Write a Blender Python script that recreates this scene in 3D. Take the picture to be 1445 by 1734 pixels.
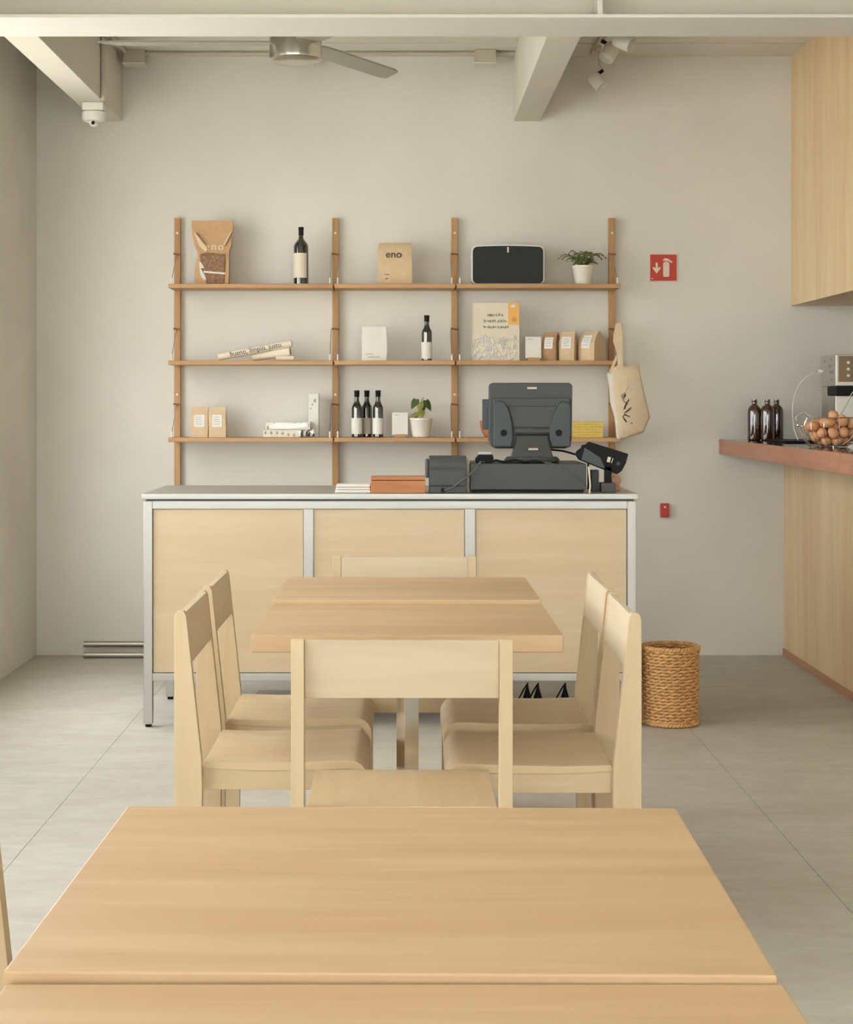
import bpy, bmesh, math, random
from mathutils import Vector, Matrix
random.seed(7)
PI = math.pi
for o in list(bpy.data.objects): bpy.data.objects.remove(o, do_unlink=True)
scene = bpy.context.scene
COL = scene.collection

# ---------------------------------------------------------------- camera
F, CX, CY, CH = 2900.0, 684.0, 683.0, 1.30        # focal px, vanishing point, camera height (1445x1734 frame)
cam = bpy.data.cameras.new('camera'); cam_o = bpy.data.objects.new('camera', cam); COL.objects.link(cam_o)
cam_o.location = (0, 0, CH); cam_o.rotation_euler = (PI/2, 0, 0)
cam.sensor_fit = 'HORIZONTAL'; cam.sensor_width = 36.0; cam.lens = 36.0*F/1445.0
cam.shift_x = (722.5-CX)/1445.0; cam.shift_y = -(867.0-CY)/1445.0
cam.clip_start = 0.05; cam.clip_end = 200
scene.camera = cam_o
# ---------------------------------------------------------------- world: plain overcast sky
w = bpy.data.worlds.new('sky'); scene.world = w; w.use_nodes = True
bg = w.node_tree.nodes['Background']; bg.inputs[0].default_value = (0.94, 0.985, 1.0, 1); bg.inputs[1].default_value = 5.6
def portal(loc, rot, sx, sy):
    l = bpy.data.lights.new('window_portal', 'AREA'); l.shape = 'RECTANGLE'; l.size = sx; l.size_y = sy
    l.cycles.is_portal = True
    o = bpy.data.objects.new('window_portal', l); COL.objects.link(o); o.location = loc; o.rotation_euler = rot
LWX, RWX, BWY, FWY, CZ = -1.896, 3.40, 8.84, -2.2, 3.09      # left, right, back, front walls, ceiling
WY0, WY1, WZ0, WZ1 = 1.2, 5.50, 0.95, 2.60                   # long window in the left wall
DY0, DY1 = 6.00, 7.95                                         # low window beyond it
DZ0 = 0.60
FX0, FX1, FZ1 = -1.75, 2.60, 2.60                               # shop front behind the camera
portal((LWX-0.16, (WY0+WY1)/2, (WZ0+WZ1)/2), (0, -PI/2, 0), WZ1-WZ0, WY1-WY0)
portal((LWX-0.16, (DY0+DY1)/2, (DZ0+WZ1)/2), (0, -PI/2, 0), WZ1-DZ0, DY1-DY0)
portal(((FX0+FX1)/2, FWY-0.16, FZ1/2), (PI/2, 0, 0), FX1-FX0, FZ1)
sun = bpy.data.lights.new('sun', 'SUN'); sun.energy = 9.0; sun.angle = math.radians(0.6); sun.color = (1.0, 0.98, 0.95)
sun_o = bpy.data.objects.new('sun', sun); COL.objects.link(sun_o)      # high sun behind the building: lights only the street
sun_o.rotation_euler = Vector((-0.40, -0.32, -0.86)).to_track_quat('-Z', 'Y').to_euler()
vs = scene.view_settings
vs.view_transform = 'Standard'; vs.look = 'None'; vs.gamma = 1.0; vs.use_curve_mapping = False
vs.exposure = 0.37

# ---------------------------------------------------------------- helpers
def X(px, Y): return (px-CX)*Y/F
def Z(py, Y): return CH-(py-CY)*Y/F
def lin(c):
    r = []
    for v in c:
        v /= 255.0
        r.append(v/12.92 if v <= 0.04045 else ((v+0.055)/1.055)**2.4)
    return tuple(r)+(1,)
MATS = {}
def base_mat(name):
    m = bpy.data.materials.new(name); m.use_nodes = True
    return m, m.node_tree, m.node_tree.nodes['Principled BSDF']
def mat(name, c, rough=0.6, metal=0.0, var=0.06, scale=12.0, bump=0.0, bscale=60.0, spec=0.5, trans=0.0, coat=0.0):
    """plain material with a faint procedural mottling"""
    if name in MATS: return MATS[name]
    m, t, p = base_mat(name); L = lin(c)
    tc = t.nodes.new('ShaderNodeTexCoord'); n = t.nodes.new('ShaderNodeTexNoise')
    n.inputs['Scale'].default_value = scale; n.inputs['Detail'].default_value = 5
    t.links.new(tc.outputs['Object'], n.inputs['Vector'])
    r = t.nodes.new('ShaderNodeValToRGB'); r.color_ramp.elements[0].position = 0.3; r.color_ramp.elements[1].position = 0.7
    r.color_ramp.elements[0].color = tuple(v*(1-var) for v in L[:3])+(1,)
    r.color_ramp.elements[1].color = tuple(min(1, v*(1+var)) for v in L[:3])+(1,)
    t.links.new(n.outputs['Fac'], r.inputs['Fac']); t.links.new(r.outputs['Color'], p.inputs['Base Color'])
    p.inputs['Roughness'].default_value = rough; p.inputs['Metallic'].default_value = metal
    p.inputs['Specular IOR Level'].default_value = spec
    p.inputs['Transmission Weight'].default_value = trans; p.inputs['Coat Weight'].default_value = coat
    if bump:
        n2 = t.nodes.new('ShaderNodeTexNoise'); n2.inputs['Scale'].default_value = bscale; n2.inputs['Detail'].default_value = 4
        t.links.new(tc.outputs['Object'], n2.inputs['Vector'])
        b = t.nodes.new('ShaderNodeBump'); b.inputs['Strength'].default_value = bump; b.inputs['Distance'].default_value = 0.01
        t.links.new(n2.outputs['Fac'], b.inputs['Height']); t.links.new(b.outputs['Normal'], p.inputs['Normal'])
    MATS[name] = m; return m
def wood(name, c1, c2, axis='X', rough=0.5, fine=26.0, knots=0.0):
    """straight-grained wood, grain along a local axis"""
    if name in MATS: return MATS[name]
    m, t, p = base_mat(name)
    tc = t.nodes.new('ShaderNodeTexCoord'); oi = t.nodes.new('ShaderNodeObjectInfo')
    mu = t.nodes.new('ShaderNodeMath'); mu.operation = 'MULTIPLY'; mu.inputs[1].default_value = 37.0
    t.links.new(oi.outputs['Random'], mu.inputs[0])
    ad = t.nodes.new('ShaderNodeVectorMath'); ad.operation = 'ADD'
    t.links.new(tc.outputs['Object'], ad.inputs[0]); t.links.new(mu.outputs[0], ad.inputs[1])
    mp = t.nodes.new('ShaderNodeMapping')
    s = {'X': (0.09, 1, 1), 'Y': (1, 0.09, 1), 'Z': (1, 1, 0.09)}[axis]
    mp.inputs['Scale'].default_value = s; t.links.new(ad.outputs[0], mp.inputs['Vector'])
    n = t.nodes.new('ShaderNodeTexNoise'); n.inputs['Scale'].default_value = fine; n.inputs['Detail'].default_value = 8
    n.inputs['Roughness'].default_value = 0.6; n.inputs['Distortion'].default_value = 0.4
    t.links.new(mp.outputs[0], n.inputs['Vector'])
    n2 = t.nodes.new('ShaderNodeTexNoise'); n2.inputs['Scale'].default_value = fine*0.16; n2.inputs['Detail'].default_value = 3
    t.links.new(mp.outputs[0], n2.inputs['Vector'])
    mx = t.nodes.new('ShaderNodeMath'); mx.operation = 'ADD'
    t.links.new(n.outputs['Fac'], mx.inputs[0]); t.links.new(n2.outputs['Fac'], mx.inputs[1])
    hf = t.nodes.new('ShaderNodeMath'); hf.operation = 'MULTIPLY'; hf.inputs[1].default_value = 0.5
    t.links.new(mx.outputs[0], hf.inputs[0])
    r = t.nodes.new('ShaderNodeValToRGB'); r.color_ramp.elements[0].position = 0.36; r.color_ramp.elements[1].position = 0.64
    r.color_ramp.elements[0].color = lin(c2); r.color_ramp.elements[1].color = lin(c1)
    t.links.new(hf.outputs[0], r.inputs['Fac']); t.links.new(r.outputs['Color'], p.inputs['Base Color'])
    b = t.nodes.new('ShaderNodeBump'); b.inputs['Strength'].default_value = 0.05; b.inputs['Distance'].default_value = 0.004
    t.links.new(n.outputs['Fac'], b.inputs['Height']); t.links.new(b.outputs['Normal'], p.inputs['Normal'])
    p.inputs['Roughness'].default_value = rough; p.inputs['Specular IOR Level'].default_value = 0.35
    MATS[name] = m; return m
def steel(name, c, rough=0.35, axis='X'):
    if name in MATS: return MATS[name]
    m, t, p = base_mat(name); L = lin(c)
    tc = t.nodes.new('ShaderNodeTexCoord'); mp = t.nodes.new('ShaderNodeMapping')
    mp.inputs['Scale'].default_value = {'X': (0.05, 1, 1), 'Z': (1, 1, 0.05)}[axis]
    t.links.new(tc.outputs['Object'], mp.inputs[0])
    n = t.nodes.new('ShaderNodeTexNoise'); n.inputs['Scale'].default_value = 90; n.inputs['Detail'].default_value = 4
    t.links.new(mp.outputs[0], n.inputs['Vector'])
    mr = t.nodes.new('ShaderNodeMapRange'); mr.inputs['To Min'].default_value = rough*0.8; mr.inputs['To Max'].default_value = rough*1.25
    t.links.new(n.outputs['Fac'], mr.inputs['Value']); t.links.new(mr.outputs[0], p.inputs['Roughness'])
    p.inputs['Base Color'].default_value = L; p.inputs['Metallic'].default_value = 1.0
    MATS[name] = m; return m
def thin_glass(name):
    if name in MATS: return MATS[name]
    m = bpy.data.materials.new(name); m.use_nodes = True; t = m.node_tree; t.nodes.clear()
    o = t.nodes.new('ShaderNodeOutputMaterial'); tr = t.nodes.new('ShaderNodeBsdfTransparent'); g = t.nodes.new('ShaderNodeBsdfGlossy')
    g.inputs['Roughness'].default_value = 0.02; mx = t.nodes.new('ShaderNodeMixShader'); mx.inputs[0].default_value = 0.06
    t.links.new(tr.outputs[0], mx.inputs[1]); t.links.new(g.outputs[0], mx.inputs[2]); t.links.new(mx.outputs[0], o.inputs[0])
    MATS[name] = m; return m

class MB:
    def __init__(s): s.v = []; s.f = []
    def add(s, vs_, fs):
        k = len(s.v); s.v += [tuple(v) for v in vs_]; s.f += [tuple(i+k for i in f) for f in fs]; return s
    def box(s, x0, x1, y0, y1, z0, z1):
        return s.add([(x0,y0,z0),(x1,y0,z0),(x1,y1,z0),(x0,y1,z0),(x0,y0,z1),(x1,y0,z1),(x1,y1,z1),(x0,y1,z1)],
                     [(0,3,2,1),(4,5,6,7),(0,1,5,4),(1,2,6,5),(2,3,7,6),(3,0,4,7)])
    def cbox(s, c, d): return s.box(c[0]-d[0]/2, c[0]+d[0]/2, c[1]-d[1]/2, c[1]+d[1]/2, c[2]-d[2]/2, c[2]+d[2]/2)
    def prism(s, poly, axis, a0, a1):
        def P(p, a): return {'x': (a, p[0], p[1]), 'y': (p[0], a, p[1]), 'z': (p[0], p[1], a)}[axis]
        n = len(poly); V = [P(p, a0) for p in poly]+[P(p, a1) for p in poly]
        return s.add(V, [tuple(range(n)), tuple(range(2*n-1, n-1, -1))]+[(i, (i+1) % n, n+(i+1) % n, n+i) for i in range(n)])
    def loft(s, rings, cap=True, closed=True):
        n = len(rings[0]); V = [p for r in rings for p in r]; fs = []
        for i in range(len(rings)-1):
            for j in range(n if closed else n-1):
                fs.append((i*n+j, i*n+(j+1) % n, (i+1)*n+(j+1) % n, (i+1)*n+j))
        if cap: fs += [tuple(range(n)), tuple(range(len(V)-n, len(V)))]
        return s.add(V, fs)
    def lathe(s, prof, c=(0,0,0), n=28, cap=True):
        return s.loft([[(c[0]+r*math.cos(2*PI*k/n), c[1]+r*math.sin(2*PI*k/n), c[2]+z) for k in range(n)] for r, z in prof], cap)
    def tube(s, path, r, n=8, closed=False, sq=(1,1)):
        P = [Vector(p) for p in path]; m = len(P); rings = []; up = None
        for i in range(m):
            if closed: t = P[(i+1) % m]-P[i-1]
            else: t = P[min(i+1, m-1)]-P[max(i-1, 0)]
            if t.length < 1e-9: t = Vector((0,0,1))
            t.normalize()
            if up is None: up = Vector((0,0,1)) if abs(t.z) < 0.9 else Vector((0,1,0))
            a = t.cross(up)
            if a.length < 1e-6: a = t.orthogonal()
            a.normalize(); b = a.cross(t); b.normalize(); up = b
            rr = r[i] if isinstance(r, (list, tuple)) else r
            rings.append([tuple(P[i]+(a*math.cos(2*PI*k/n)*sq[0]+b*math.sin(2*PI*k/n)*sq[1])*rr) for k in range(n)])
        if closed: rings.append(rings[0])
        return s.loft(rings, not closed)
    def cyl(s, p0, p1, r, n=16): return s.tube([p0, p1], r, n)
    def ball(s, c, rx, ry=None, rz=None, n=16, m=10):
        ry = ry or rx; rz = rz or rx
        return s.loft([[(c[0]+rx*math.sin(PI*(i+0.02)/(m+0.04))*math.cos(2*PI*k/n), c[1]+ry*math.sin(PI*(i+0.02)/(m+0.04))*math.sin(2*PI*k/n),
                         c[2]-rz*math.cos(PI*(i+0.02)/(m+0.04))) for k in range(n)] for i in range(m+1)])
    def build(s, name, material, parent=None, bevel=0.0, seg=2, smooth=35, loc=None, rot=None, jitter=0.0, flat=False):
        me = bpy.data.meshes.new(name); bm = bmesh.new()
        vv = [bm.verts.new(v) for v in s.v]
        for f in s.f:
            try: bm.faces.new([vv[i] for i in f])
            except ValueError: pass
        bmesh.ops.remove_doubles(bm, verts=bm.verts[:], dist=1e-6)
        bmesh.ops.recalc_face_normals(bm, faces=bm.faces[:])
        if bevel:
            ed = [e for e in bm.edges if len(e.link_faces) == 2 and e.calc_face_angle(0) > 0.5]
            bmesh.ops.bevel(bm, geom=ed, offset=bevel, segments=seg, affect='EDGES', clamp_overlap=True, profile=0.5)
        if jitter:
            for v in bm.verts: v.co += Vector((random.uniform(-1,1), random.uniform(-1,1), random.uniform(-1,1)))*jitter
        bm.to_mesh(me); bm.free()
        if not flat and len(me.polygons):
            me.polygons.foreach_set('use_smooth', [True]*len(me.polygons)); me.set_sharp_from_angle(angle=math.radians(smooth))
        me.materials.append(material)
        o = bpy.data.objects.new(name, me); COL.objects.link(o)
        if bevel: o.modifiers.new('weighted', 'WEIGHTED_NORMAL').keep_sharp = True
        if parent: o.parent = parent
        if loc: o.location = loc
        if rot: o.rotation_euler = rot
        return o
def tag(o, label, cat=None, group=None, kind=None):
    o['label'] = label
    if cat: o['category'] = cat
    if group: o['group'] = group
    if kind: o['kind'] = kind
    return o
def thing(name, label, cat, loc=(0,0,0), rotz=0.0, group=None):
    o = bpy.data.objects.new(name, None); COL.objects.link(o); o.location = loc; o.rotation_euler = (0,0,rotz)
    o.empty_display_size = 0.05
    return tag(o, label, cat, group)
def copy_tree(o, parent=None):
    c = o.copy(); COL.objects.link(c); c.parent = parent
    for ch in list(o.children): copy_tree(ch, c)
    return c
def lettering(body, size, m, parent, loc, rot=(PI/2,0,0), align='CENTER', ext=0.0004, sx=1.0, name='lettering', sp=1.0):
    cu = bpy.data.curves.new(name, 'FONT'); cu.body = body; cu.size = size; cu.align_x = align; cu.align_y = 'CENTER'; cu.extrude = ext
    cu.resolution_u = 3; cu.space_character = sp
    to = bpy.data.objects.new('tmp_text', cu); COL.objects.link(to)
    dg = bpy.context.evaluated_depsgraph_get(); me = bpy.data.meshes.new_from_object(to.evaluated_get(dg))
    bpy.data.objects.remove(to, do_unlink=True); me.name = name
    me.materials.clear(); me.materials.append(m)
    o = bpy.data.objects.new(name, me); COL.objects.link(o); o.parent = parent; o.location = loc; o.rotation_euler = rot; o.scale = (sx,1,1)
    return o
def strokes(name, lines, r, m, parent, sq=(1, 0.4)):
    b = MB()
    for l in lines: b.tube(l, r, 5)
    return b.build(name, m, parent)

# ---------------------------------------------------------------- materials
M_wall = mat('plaster', (222,218,208), 0.92, var=0.05, scale=1.6, bump=0.12, bscale=26, spec=0.15)
M_ceil = mat('painted_ceiling', (224,219,207), 0.85, var=0.02, scale=2, spec=0.2)
M_beam = mat('painted_beam', (216,211,198), 0.7, var=0.02, scale=3, spec=0.25)
M_girder = mat('girder_white', (226,223,214), 0.6, var=0.02, scale=3, spec=0.25)
M_white = mat('white_plastic', (226,222,212), 0.45, var=0.02)
M_grey_paint = mat('wall_paint_metal', (196,187,168), 0.7, var=0.03)
M_birch = wood('birch', (206,189,161), (194,175,145), 'X')
M_birch_z = wood('birch_upright', (206,184,149), (193,168,132), 'Z')
M_table = wood('table_wood', (203,173,135), (182,148,109), 'X', rough=0.42, fine=20)
M_panel = wood('counter_panel', (214,193,161), (204,180,146), 'X', fine=24)
M_bar = wood('bar_panel', (236,210,170), (219,187,143), 'Z', fine=15)
M_oak = wood('oak', (196,155,108), (170,126,80), 'Z', fine=40)
M_oak_x = wood('oak_shelf', (203,162,114), (176,132,86), 'X', fine=40)
M_edge = wood('counter_edge', (180,126,100), (154,104,80), 'Y', rough=0.4, fine=30)
M_steel = steel('brushed_steel', (186,184,178), 0.45)
M_steel_z = steel('brushed_steel_upright', (186,184,178), 0.45, 'Z')
M_chrome = steel('polished_steel', (214,210,204), 0.14, 'Z')
M_dark = mat('charcoal_plastic', (66,69,67), 0.5, var=0.05, scale=30)
M_dark2 = mat('dark_blue_grey_plastic', (58,64,66), 0.45, var=0.05, scale=30)
M_black = mat('black_plastic', (20,20,20), 0.55, var=0.05, spec=0.2)
M_kraft = mat('kraft_paper', (196,158,116), 0.85, var=0.06, scale=40, bump=0.25, bscale=30)
M_kraft_l = mat('pale_kraft_paper', (212,186,150), 0.85, var=0.05, scale=40, bump=0.25, bscale=30)
M_paper = mat('white_paper', (228,224,214), 0.8, var=0.02)
M_cream = mat('cream_paper', (224,212,190), 0.8, var=0.03)
M_ink = mat('black_ink', (46,42,36), 0.8, var=0.05)
M_print = mat('white_print', (228,214,190), 0.7, var=0.02)
M_bottle = mat('dark_bottle_glass', (20,20,17), 0.08, var=0.05, coat=1.0, spec=1.0)
M_amber = mat('amber_glass', (58,28,14), 0.06, var=0.1, coat=1.0, spec=1.0)
M_ceram = mat('white_ceramic', (232,226,214), 0.35, var=0.015)
M_leaf = mat('fern_green', (104,114,58), 0.55, var=0.25, scale=30)
M_leaf2 = mat('leaf_dark_green', (74,88,46), 0.4, var=0.25, scale=20)
M_leaf3 = mat('leaf_light_green', (150,150,72), 0.45, var=0.2, scale=20)
M_soil = mat('soil', (60,46,34), 0.95, var=0.3, scale=60)
M_red = mat('sign_red', (196,58,46), 0.5, var=0.03)
M_red2 = mat('alarm_red', (186,40,36), 0.4, var=0.03)
M_yellow = mat('yellow_card', (222,192,98), 0.7, var=0.05, scale=40)
M_orange = mat('orange_sticker', (236,178,96), 0.7, var=0.03)
M_wicker = mat('wicker', (208,158,102), 0.7, var=0.22, scale=60)
M_wicker_d = mat('wicker_dark', (136,94,54), 0.8, var=0.2, scale=50)  # darker wicker tone for the stakes and lining
M_egg = mat('brown_eggshell', (212,156,110), 0.5, var=0.12, scale=18)
M_canvas = mat('canvas', (218,196,164), 0.95, var=0.04, scale=30, bump=0.3, bscale=160)
M_canvas_w = mat('canvas_pale', (230,224,212), 0.95, var=0.03, scale=30, bump=0.3, bscale=160)
M_rope = mat('dark_cord', (132,98,66), 0.9, var=0.2, scale=60)
M_wire = steel('bracket_wire', (190,182,170), 0.3)
M_clip = mat('white_clip', (226,220,208), 0.4, var=0.02)
M_tray = wood('tray_wood', (200,138,92), (172,108,66), 'X', fine=30)
M_pink = mat('salmon_tape', (206,150,118), 0.6, var=0.05)
M_stone = mat('polished_dark_stone', (58,52,46), 0.07, var=0.2, scale=14, coat=0.3)
M_plinth = wood('plinth_wood', (196,150,116), (176,128,96), 'Y', fine=18)
M_glass = thin_glass('window_glass')
M_ground = mat('pavement', (196,192,184), 0.9, var=0.06, scale=2)
M_film = mat('clear_film', (214,210,202), 0.16, var=0.02, coat=0.6)

def floor_mat():
    m, t, p = base_mat('concrete_floor')
    tc = t.nodes.new('ShaderNodeTexCoord'); mp = t.nodes.new('ShaderNodeMapping'); mp.inputs['Scale'].default_value = (0.8, 1.6, 1)
    t.links.new(tc.outputs['Object'], mp.inputs[0])
    n = t.nodes.new('ShaderNodeTexNoise'); n.inputs['Scale'].default_value = 1.7; n.inputs['Detail'].default_value = 9; n.inputs['Roughness'].default_value = 0.62; n.inputs['Distortion'].default_value = 1.2
    t.links.new(mp.outputs[0], n.inputs['Vector'])
    n2 = t.nodes.new('ShaderNodeTexNoise'); n2.inputs['Scale'].default_value = 14; n2.inputs['Detail'].default_value = 8; n2.inputs['Roughness'].default_value = 0.7
    t.links.new(mp.outputs[0], n2.inputs['Vector'])
    mx = t.nodes.new('ShaderNodeMath'); mx.operation = 'MULTIPLY_ADD'; mx.inputs[1].default_value = 0.55; mx.inputs[2].default_value = 0.0
    ad = t.nodes.new('ShaderNodeMath'); ad.operation = 'MULTIPLY_ADD'; ad.inputs[1].default_value = 0.45
    t.links.new(n.outputs['Fac'], mx.inputs[0]); t.links.new(n2.outputs['Fac'], ad.inputs[0]); t.links.new(mx.outputs[0], ad.inputs[2])
    r = t.nodes.new('ShaderNodeValToRGB'); r.color_ramp.elements[0].position = 0.34; r.color_ramp.elements[1].position = 0.66
    r.color_ramp.elements[0].color = lin((176,169,157)); r.color_ramp.elements[1].color = lin((200,196,186))
    t.links.new(ad.outputs[0], r.inputs['Fac']); t.links.new(r.outputs['Color'], p.inputs['Base Color'])
    b = t.nodes.new('ShaderNodeBump'); b.inputs['Strength'].default_value = 0.12; b.inputs['Distance'].default_value = 0.006
    t.links.new(n2.outputs['Fac'], b.inputs['Height']); t.links.new(b.outputs['Normal'], p.inputs['Normal'])
    p.inputs['Roughness'].default_value = 0.55; p.inputs['Specular IOR Level'].default_value = 0.4
    return m
M_floor = floor_mat()
M_joint = mat('floor_joint', (120,110,94), 0.9, var=0.05)

# ================================================================ SETTING
T = 0.15
fl = tag(MB().box(LWX-T, RWX+T, FWY-T, BWY+T, -0.10, -0.004).build('floor', M_joint), 'pale grey concrete floor of wide slabs with thin joints', 'floor', kind='structure')
xs = [LWX, -1.111, 1.143, RWX]; ys = {0: [FWY, 2.9, BWY], 1: [FWY, 5.19, BWY], 2: [FWY, 5.19, BWY]}
for i in range(3):
    for j in range(len(ys[i])-1):
        MB().box(xs[i]+0.0008, xs[i+1]-0.0008, ys[i][j]+0.0006, ys[i][j+1]-0.0006, -0.004, 0.0).build('floor_slab', M_floor, fl)
tag(MB().box(-40, LWX-T, -40, 40, -0.12, -0.02).box(LWX-T, RWX+T+30, -40, FWY-T, -0.12, -0.02).build('ground', M_ground), 'grey pavement outside the shop windows', 'pavement', kind='structure')
ce = tag(MB().box(LWX-T, RWX+T, FWY-T, BWY+T, CZ+0.14, CZ+0.26).build('ceiling', M_ceil), 'off white painted ceiling with a narrow shadow gap', 'ceiling', kind='structure')
MB().box(LWX-T, RWX+T, FWY-T, 8.503, CZ, CZ+0.14).build('ceiling_panel', M_ceil, ce)
MB().box(LWX-T, RWX+T, 8.523, BWY+T, CZ, CZ+0.14).build('ceiling_panel', M_ceil, ce)
tag(MB().box(LWX-T, RWX+T, BWY, BWY+T, 0, CZ).build('wall_back', M_wall), 'warm grey plaster wall behind the shelves', 'wall', kind='structure')
wl = MB().box(LWX-T, LWX, FWY, WY0, 0, CZ).box(LWX-T, LWX, WY1, DY0, 0, CZ).box(LWX-T, LWX, DY1, BWY, 0, CZ).box(LWX-T, LWX, WY0, WY1, WZ1, CZ).box(LWX-T, LWX, WY0, WY1, 0, WZ0).box(LWX-T, LWX, DY0, DY1, WZ1, CZ).box(LWX-T, LWX, DY0, DY1, 0, DZ0)
tag(wl.build('wall_left', M_wall), 'warm grey plaster side wall with wide window opening', 'wall', kind='structure')
tag(MB().box(RWX, RWX+T, FWY, BWY, 0, CZ).build('wall_right', M_wall), 'plaster wall behind the wooden bar', 'wall', kind='structure')
wf = MB().box(LWX-T, FX0, FWY-T, FWY, 0, CZ).box(FX1, RWX+T, FWY-T, FWY, 0, CZ).box(FX0, FX1, FWY-T, FWY, FZ1, CZ)
tag(wf.build('wall_front', M_wall), 'plaster street wall around the shop front opening', 'wall', kind='structure')
# glazing
def window(name, label, a0, a1, z0, h, plane, axis, nb):
    r = thing(name, label, 'window'); r['kind'] = 'structure'
    def bx(b, u0, u1, z0, z1, d):
        return b.box(plane-d, plane+d, u0, u1, z0, z1) if axis == 'x' else b.box(u0, u1, plane-d, plane+d, z0, z1)
    b = MB(); e = 0.045
    bx(b, a0, a1, z0, z0+e, 0.03); bx(b, a0, a1, h-e, h, 0.03); bx(b, a0, a0+e, z0+e, h-e, 0.03); bx(b, a1-e, a1, z0+e, h-e, 0.03)
    b.build('window_frame', M_beam, r)
    for k in range(nb):
        u0 = a0+e+(a1-a0-2*e)*k/nb; u1 = a0+e+(a1-a0-2*e)*(k+1)/nb
        bx(MB(), u0+0.015, u1-0.015, z0+e, h-e, 0.003).build('pane', M_glass, r)
        if k: bx(MB(), u0-0.015, u0+0.015, z0+e, h-e, 0.025).build('mullion', M_beam, r)
window('window_1', 'long glazed window in the plaster side wall', WY0, WY1, WZ0, WZ1, LWX-T/2, 'x', 6)
window('window_3', 'low silled window next to the back wall corner', DY0, DY1, DZ0, WZ1, LWX-T/2, 'x', 2)
window('window_2', 'glazed shop front on the street side', FX0, FX1, 0.0, FZ1, FWY-T/2, 'y', 4)
# beams
BZ = 2.755; GY1B = 6.796
tag(MB().box(-1.588, -1.451, GY1B, BWY, BZ, CZ).build('trim_1', M_beam, bevel=0.004), 'painted ceiling beam above the dome camera', 'beam', kind='structure')
tag(MB().box(0.566, 0.704, GY1B, BWY, BZ, CZ).build('trim_2', M_beam, bevel=0.004), 'painted ceiling beam beside the white spotlights', 'beam', kind='structure')
GY0, GY1 = 6.46, 6.794
gi = tag(MB().box(LWX, RWX, GY0, GY1, BZ, BZ+0.0135).build('trim_3', M_girder, bevel=0.002), 'painted steel girder spanning the whole room', 'beam', kind='structure')
MB().box(LWX, RWX, 6.615, 6.635, BZ+0.0135, CZ).build('girder_web', M_beam, gi)
MB().box(X(1012, GY0+0.01), X(1020.5, GY0+0.01), GY0+0.004, 6.615, BZ+0.0135, CZ).build('stiffener', M_girder, gi)

# conduit and boxes on the ceiling by the back wall
JY = 8.70
for xa, xb, lab in ((X(229,JY)+0.0755, X(514,JY)-0.0755, 'thin painted conduit between the dome camera beam and fan'), (X(514,JY)+0.0755, X(822,JY)-0.0755, 'thin painted conduit between the fan and spotlight beam'), (X(822,JY)+0.0755, 0.565, 'short painted conduit stub ending at the spotlight beam')):
    tag(MB().cyl((xa, JY, CZ-0.014), (xb, JY, CZ-0.014), 0.011, 10).build('conduit', M_grey_paint), lab, 'conduit')
def junction(px, label):
    r = thing('junction_box', label, 'junction box', (X(px, JY), JY, CZ-0.075), 0, 'junction boxes on the ceiling conduit')
    MB().box(-0.054, 0.054, -0.045, 0.045, 0.012, 0.075).build('box_body', M_grey_paint, r, 0.004)
    MB().box(-0.058, 0.058, -0.049, 0.049, 0.0, 0.012).build('cover', M_beam, r, 0.003)
    for s in (-1, 1): MB().cyl((s*0.054, 0, 0.061), (s*0.075, 0, 0.061), 0.014, 10).build('gland', M_grey_paint, r)
junction(229, 'painted junction box nearest the dome camera beam')
junction(514, 'painted junction box behind the ceiling fan hub')
junction(822, 'painted junction box nearest the spotlight beam')
tag(MB().tube([(-1.410, 6.9, CZ-0.0125), (-1.410, 8.62, CZ-0.0125), (-1.410, 8.652, CZ-0.0125)], 0.012, 10).build('conduit', M_grey_paint), 'painted conduit running beside the dome camera beam', 'conduit')
tag(MB().cyl((-1.438, 8.19, BZ-0.01), (-1.438, 8.19, CZ), 0.0125, 10).build('conduit', M_grey_paint), 'upright painted conduit dropping down to the dome camera', 'conduit')
# dome camera under the left beam
dc = thing('dome_camera', 'small white dome security camera hung under the ceiling beam', 'camera', (X(160, 8.3), 8.3, BZ))
MB().box(-0.052, 0.052, -0.05, 0.05, -0.042, -0.001).build('mount_box', M_white, dc, 0.006)
MB().lathe([(0.052,-0.042),(0.060,-0.046),(0.061,-0.075),(0.054,-0.088),(0.036,-0.094)], n=28).build('housing', M_white, dc)
le = MB().ball((0, -0.012, -0.092), 0.026).build('lens_ball', M_white, dc)
MB().cyl((0, -0.034, -0.100), (0, -0.0415, -0.1025), 0.0085, 14).build('lens', M_black, le)
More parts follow.
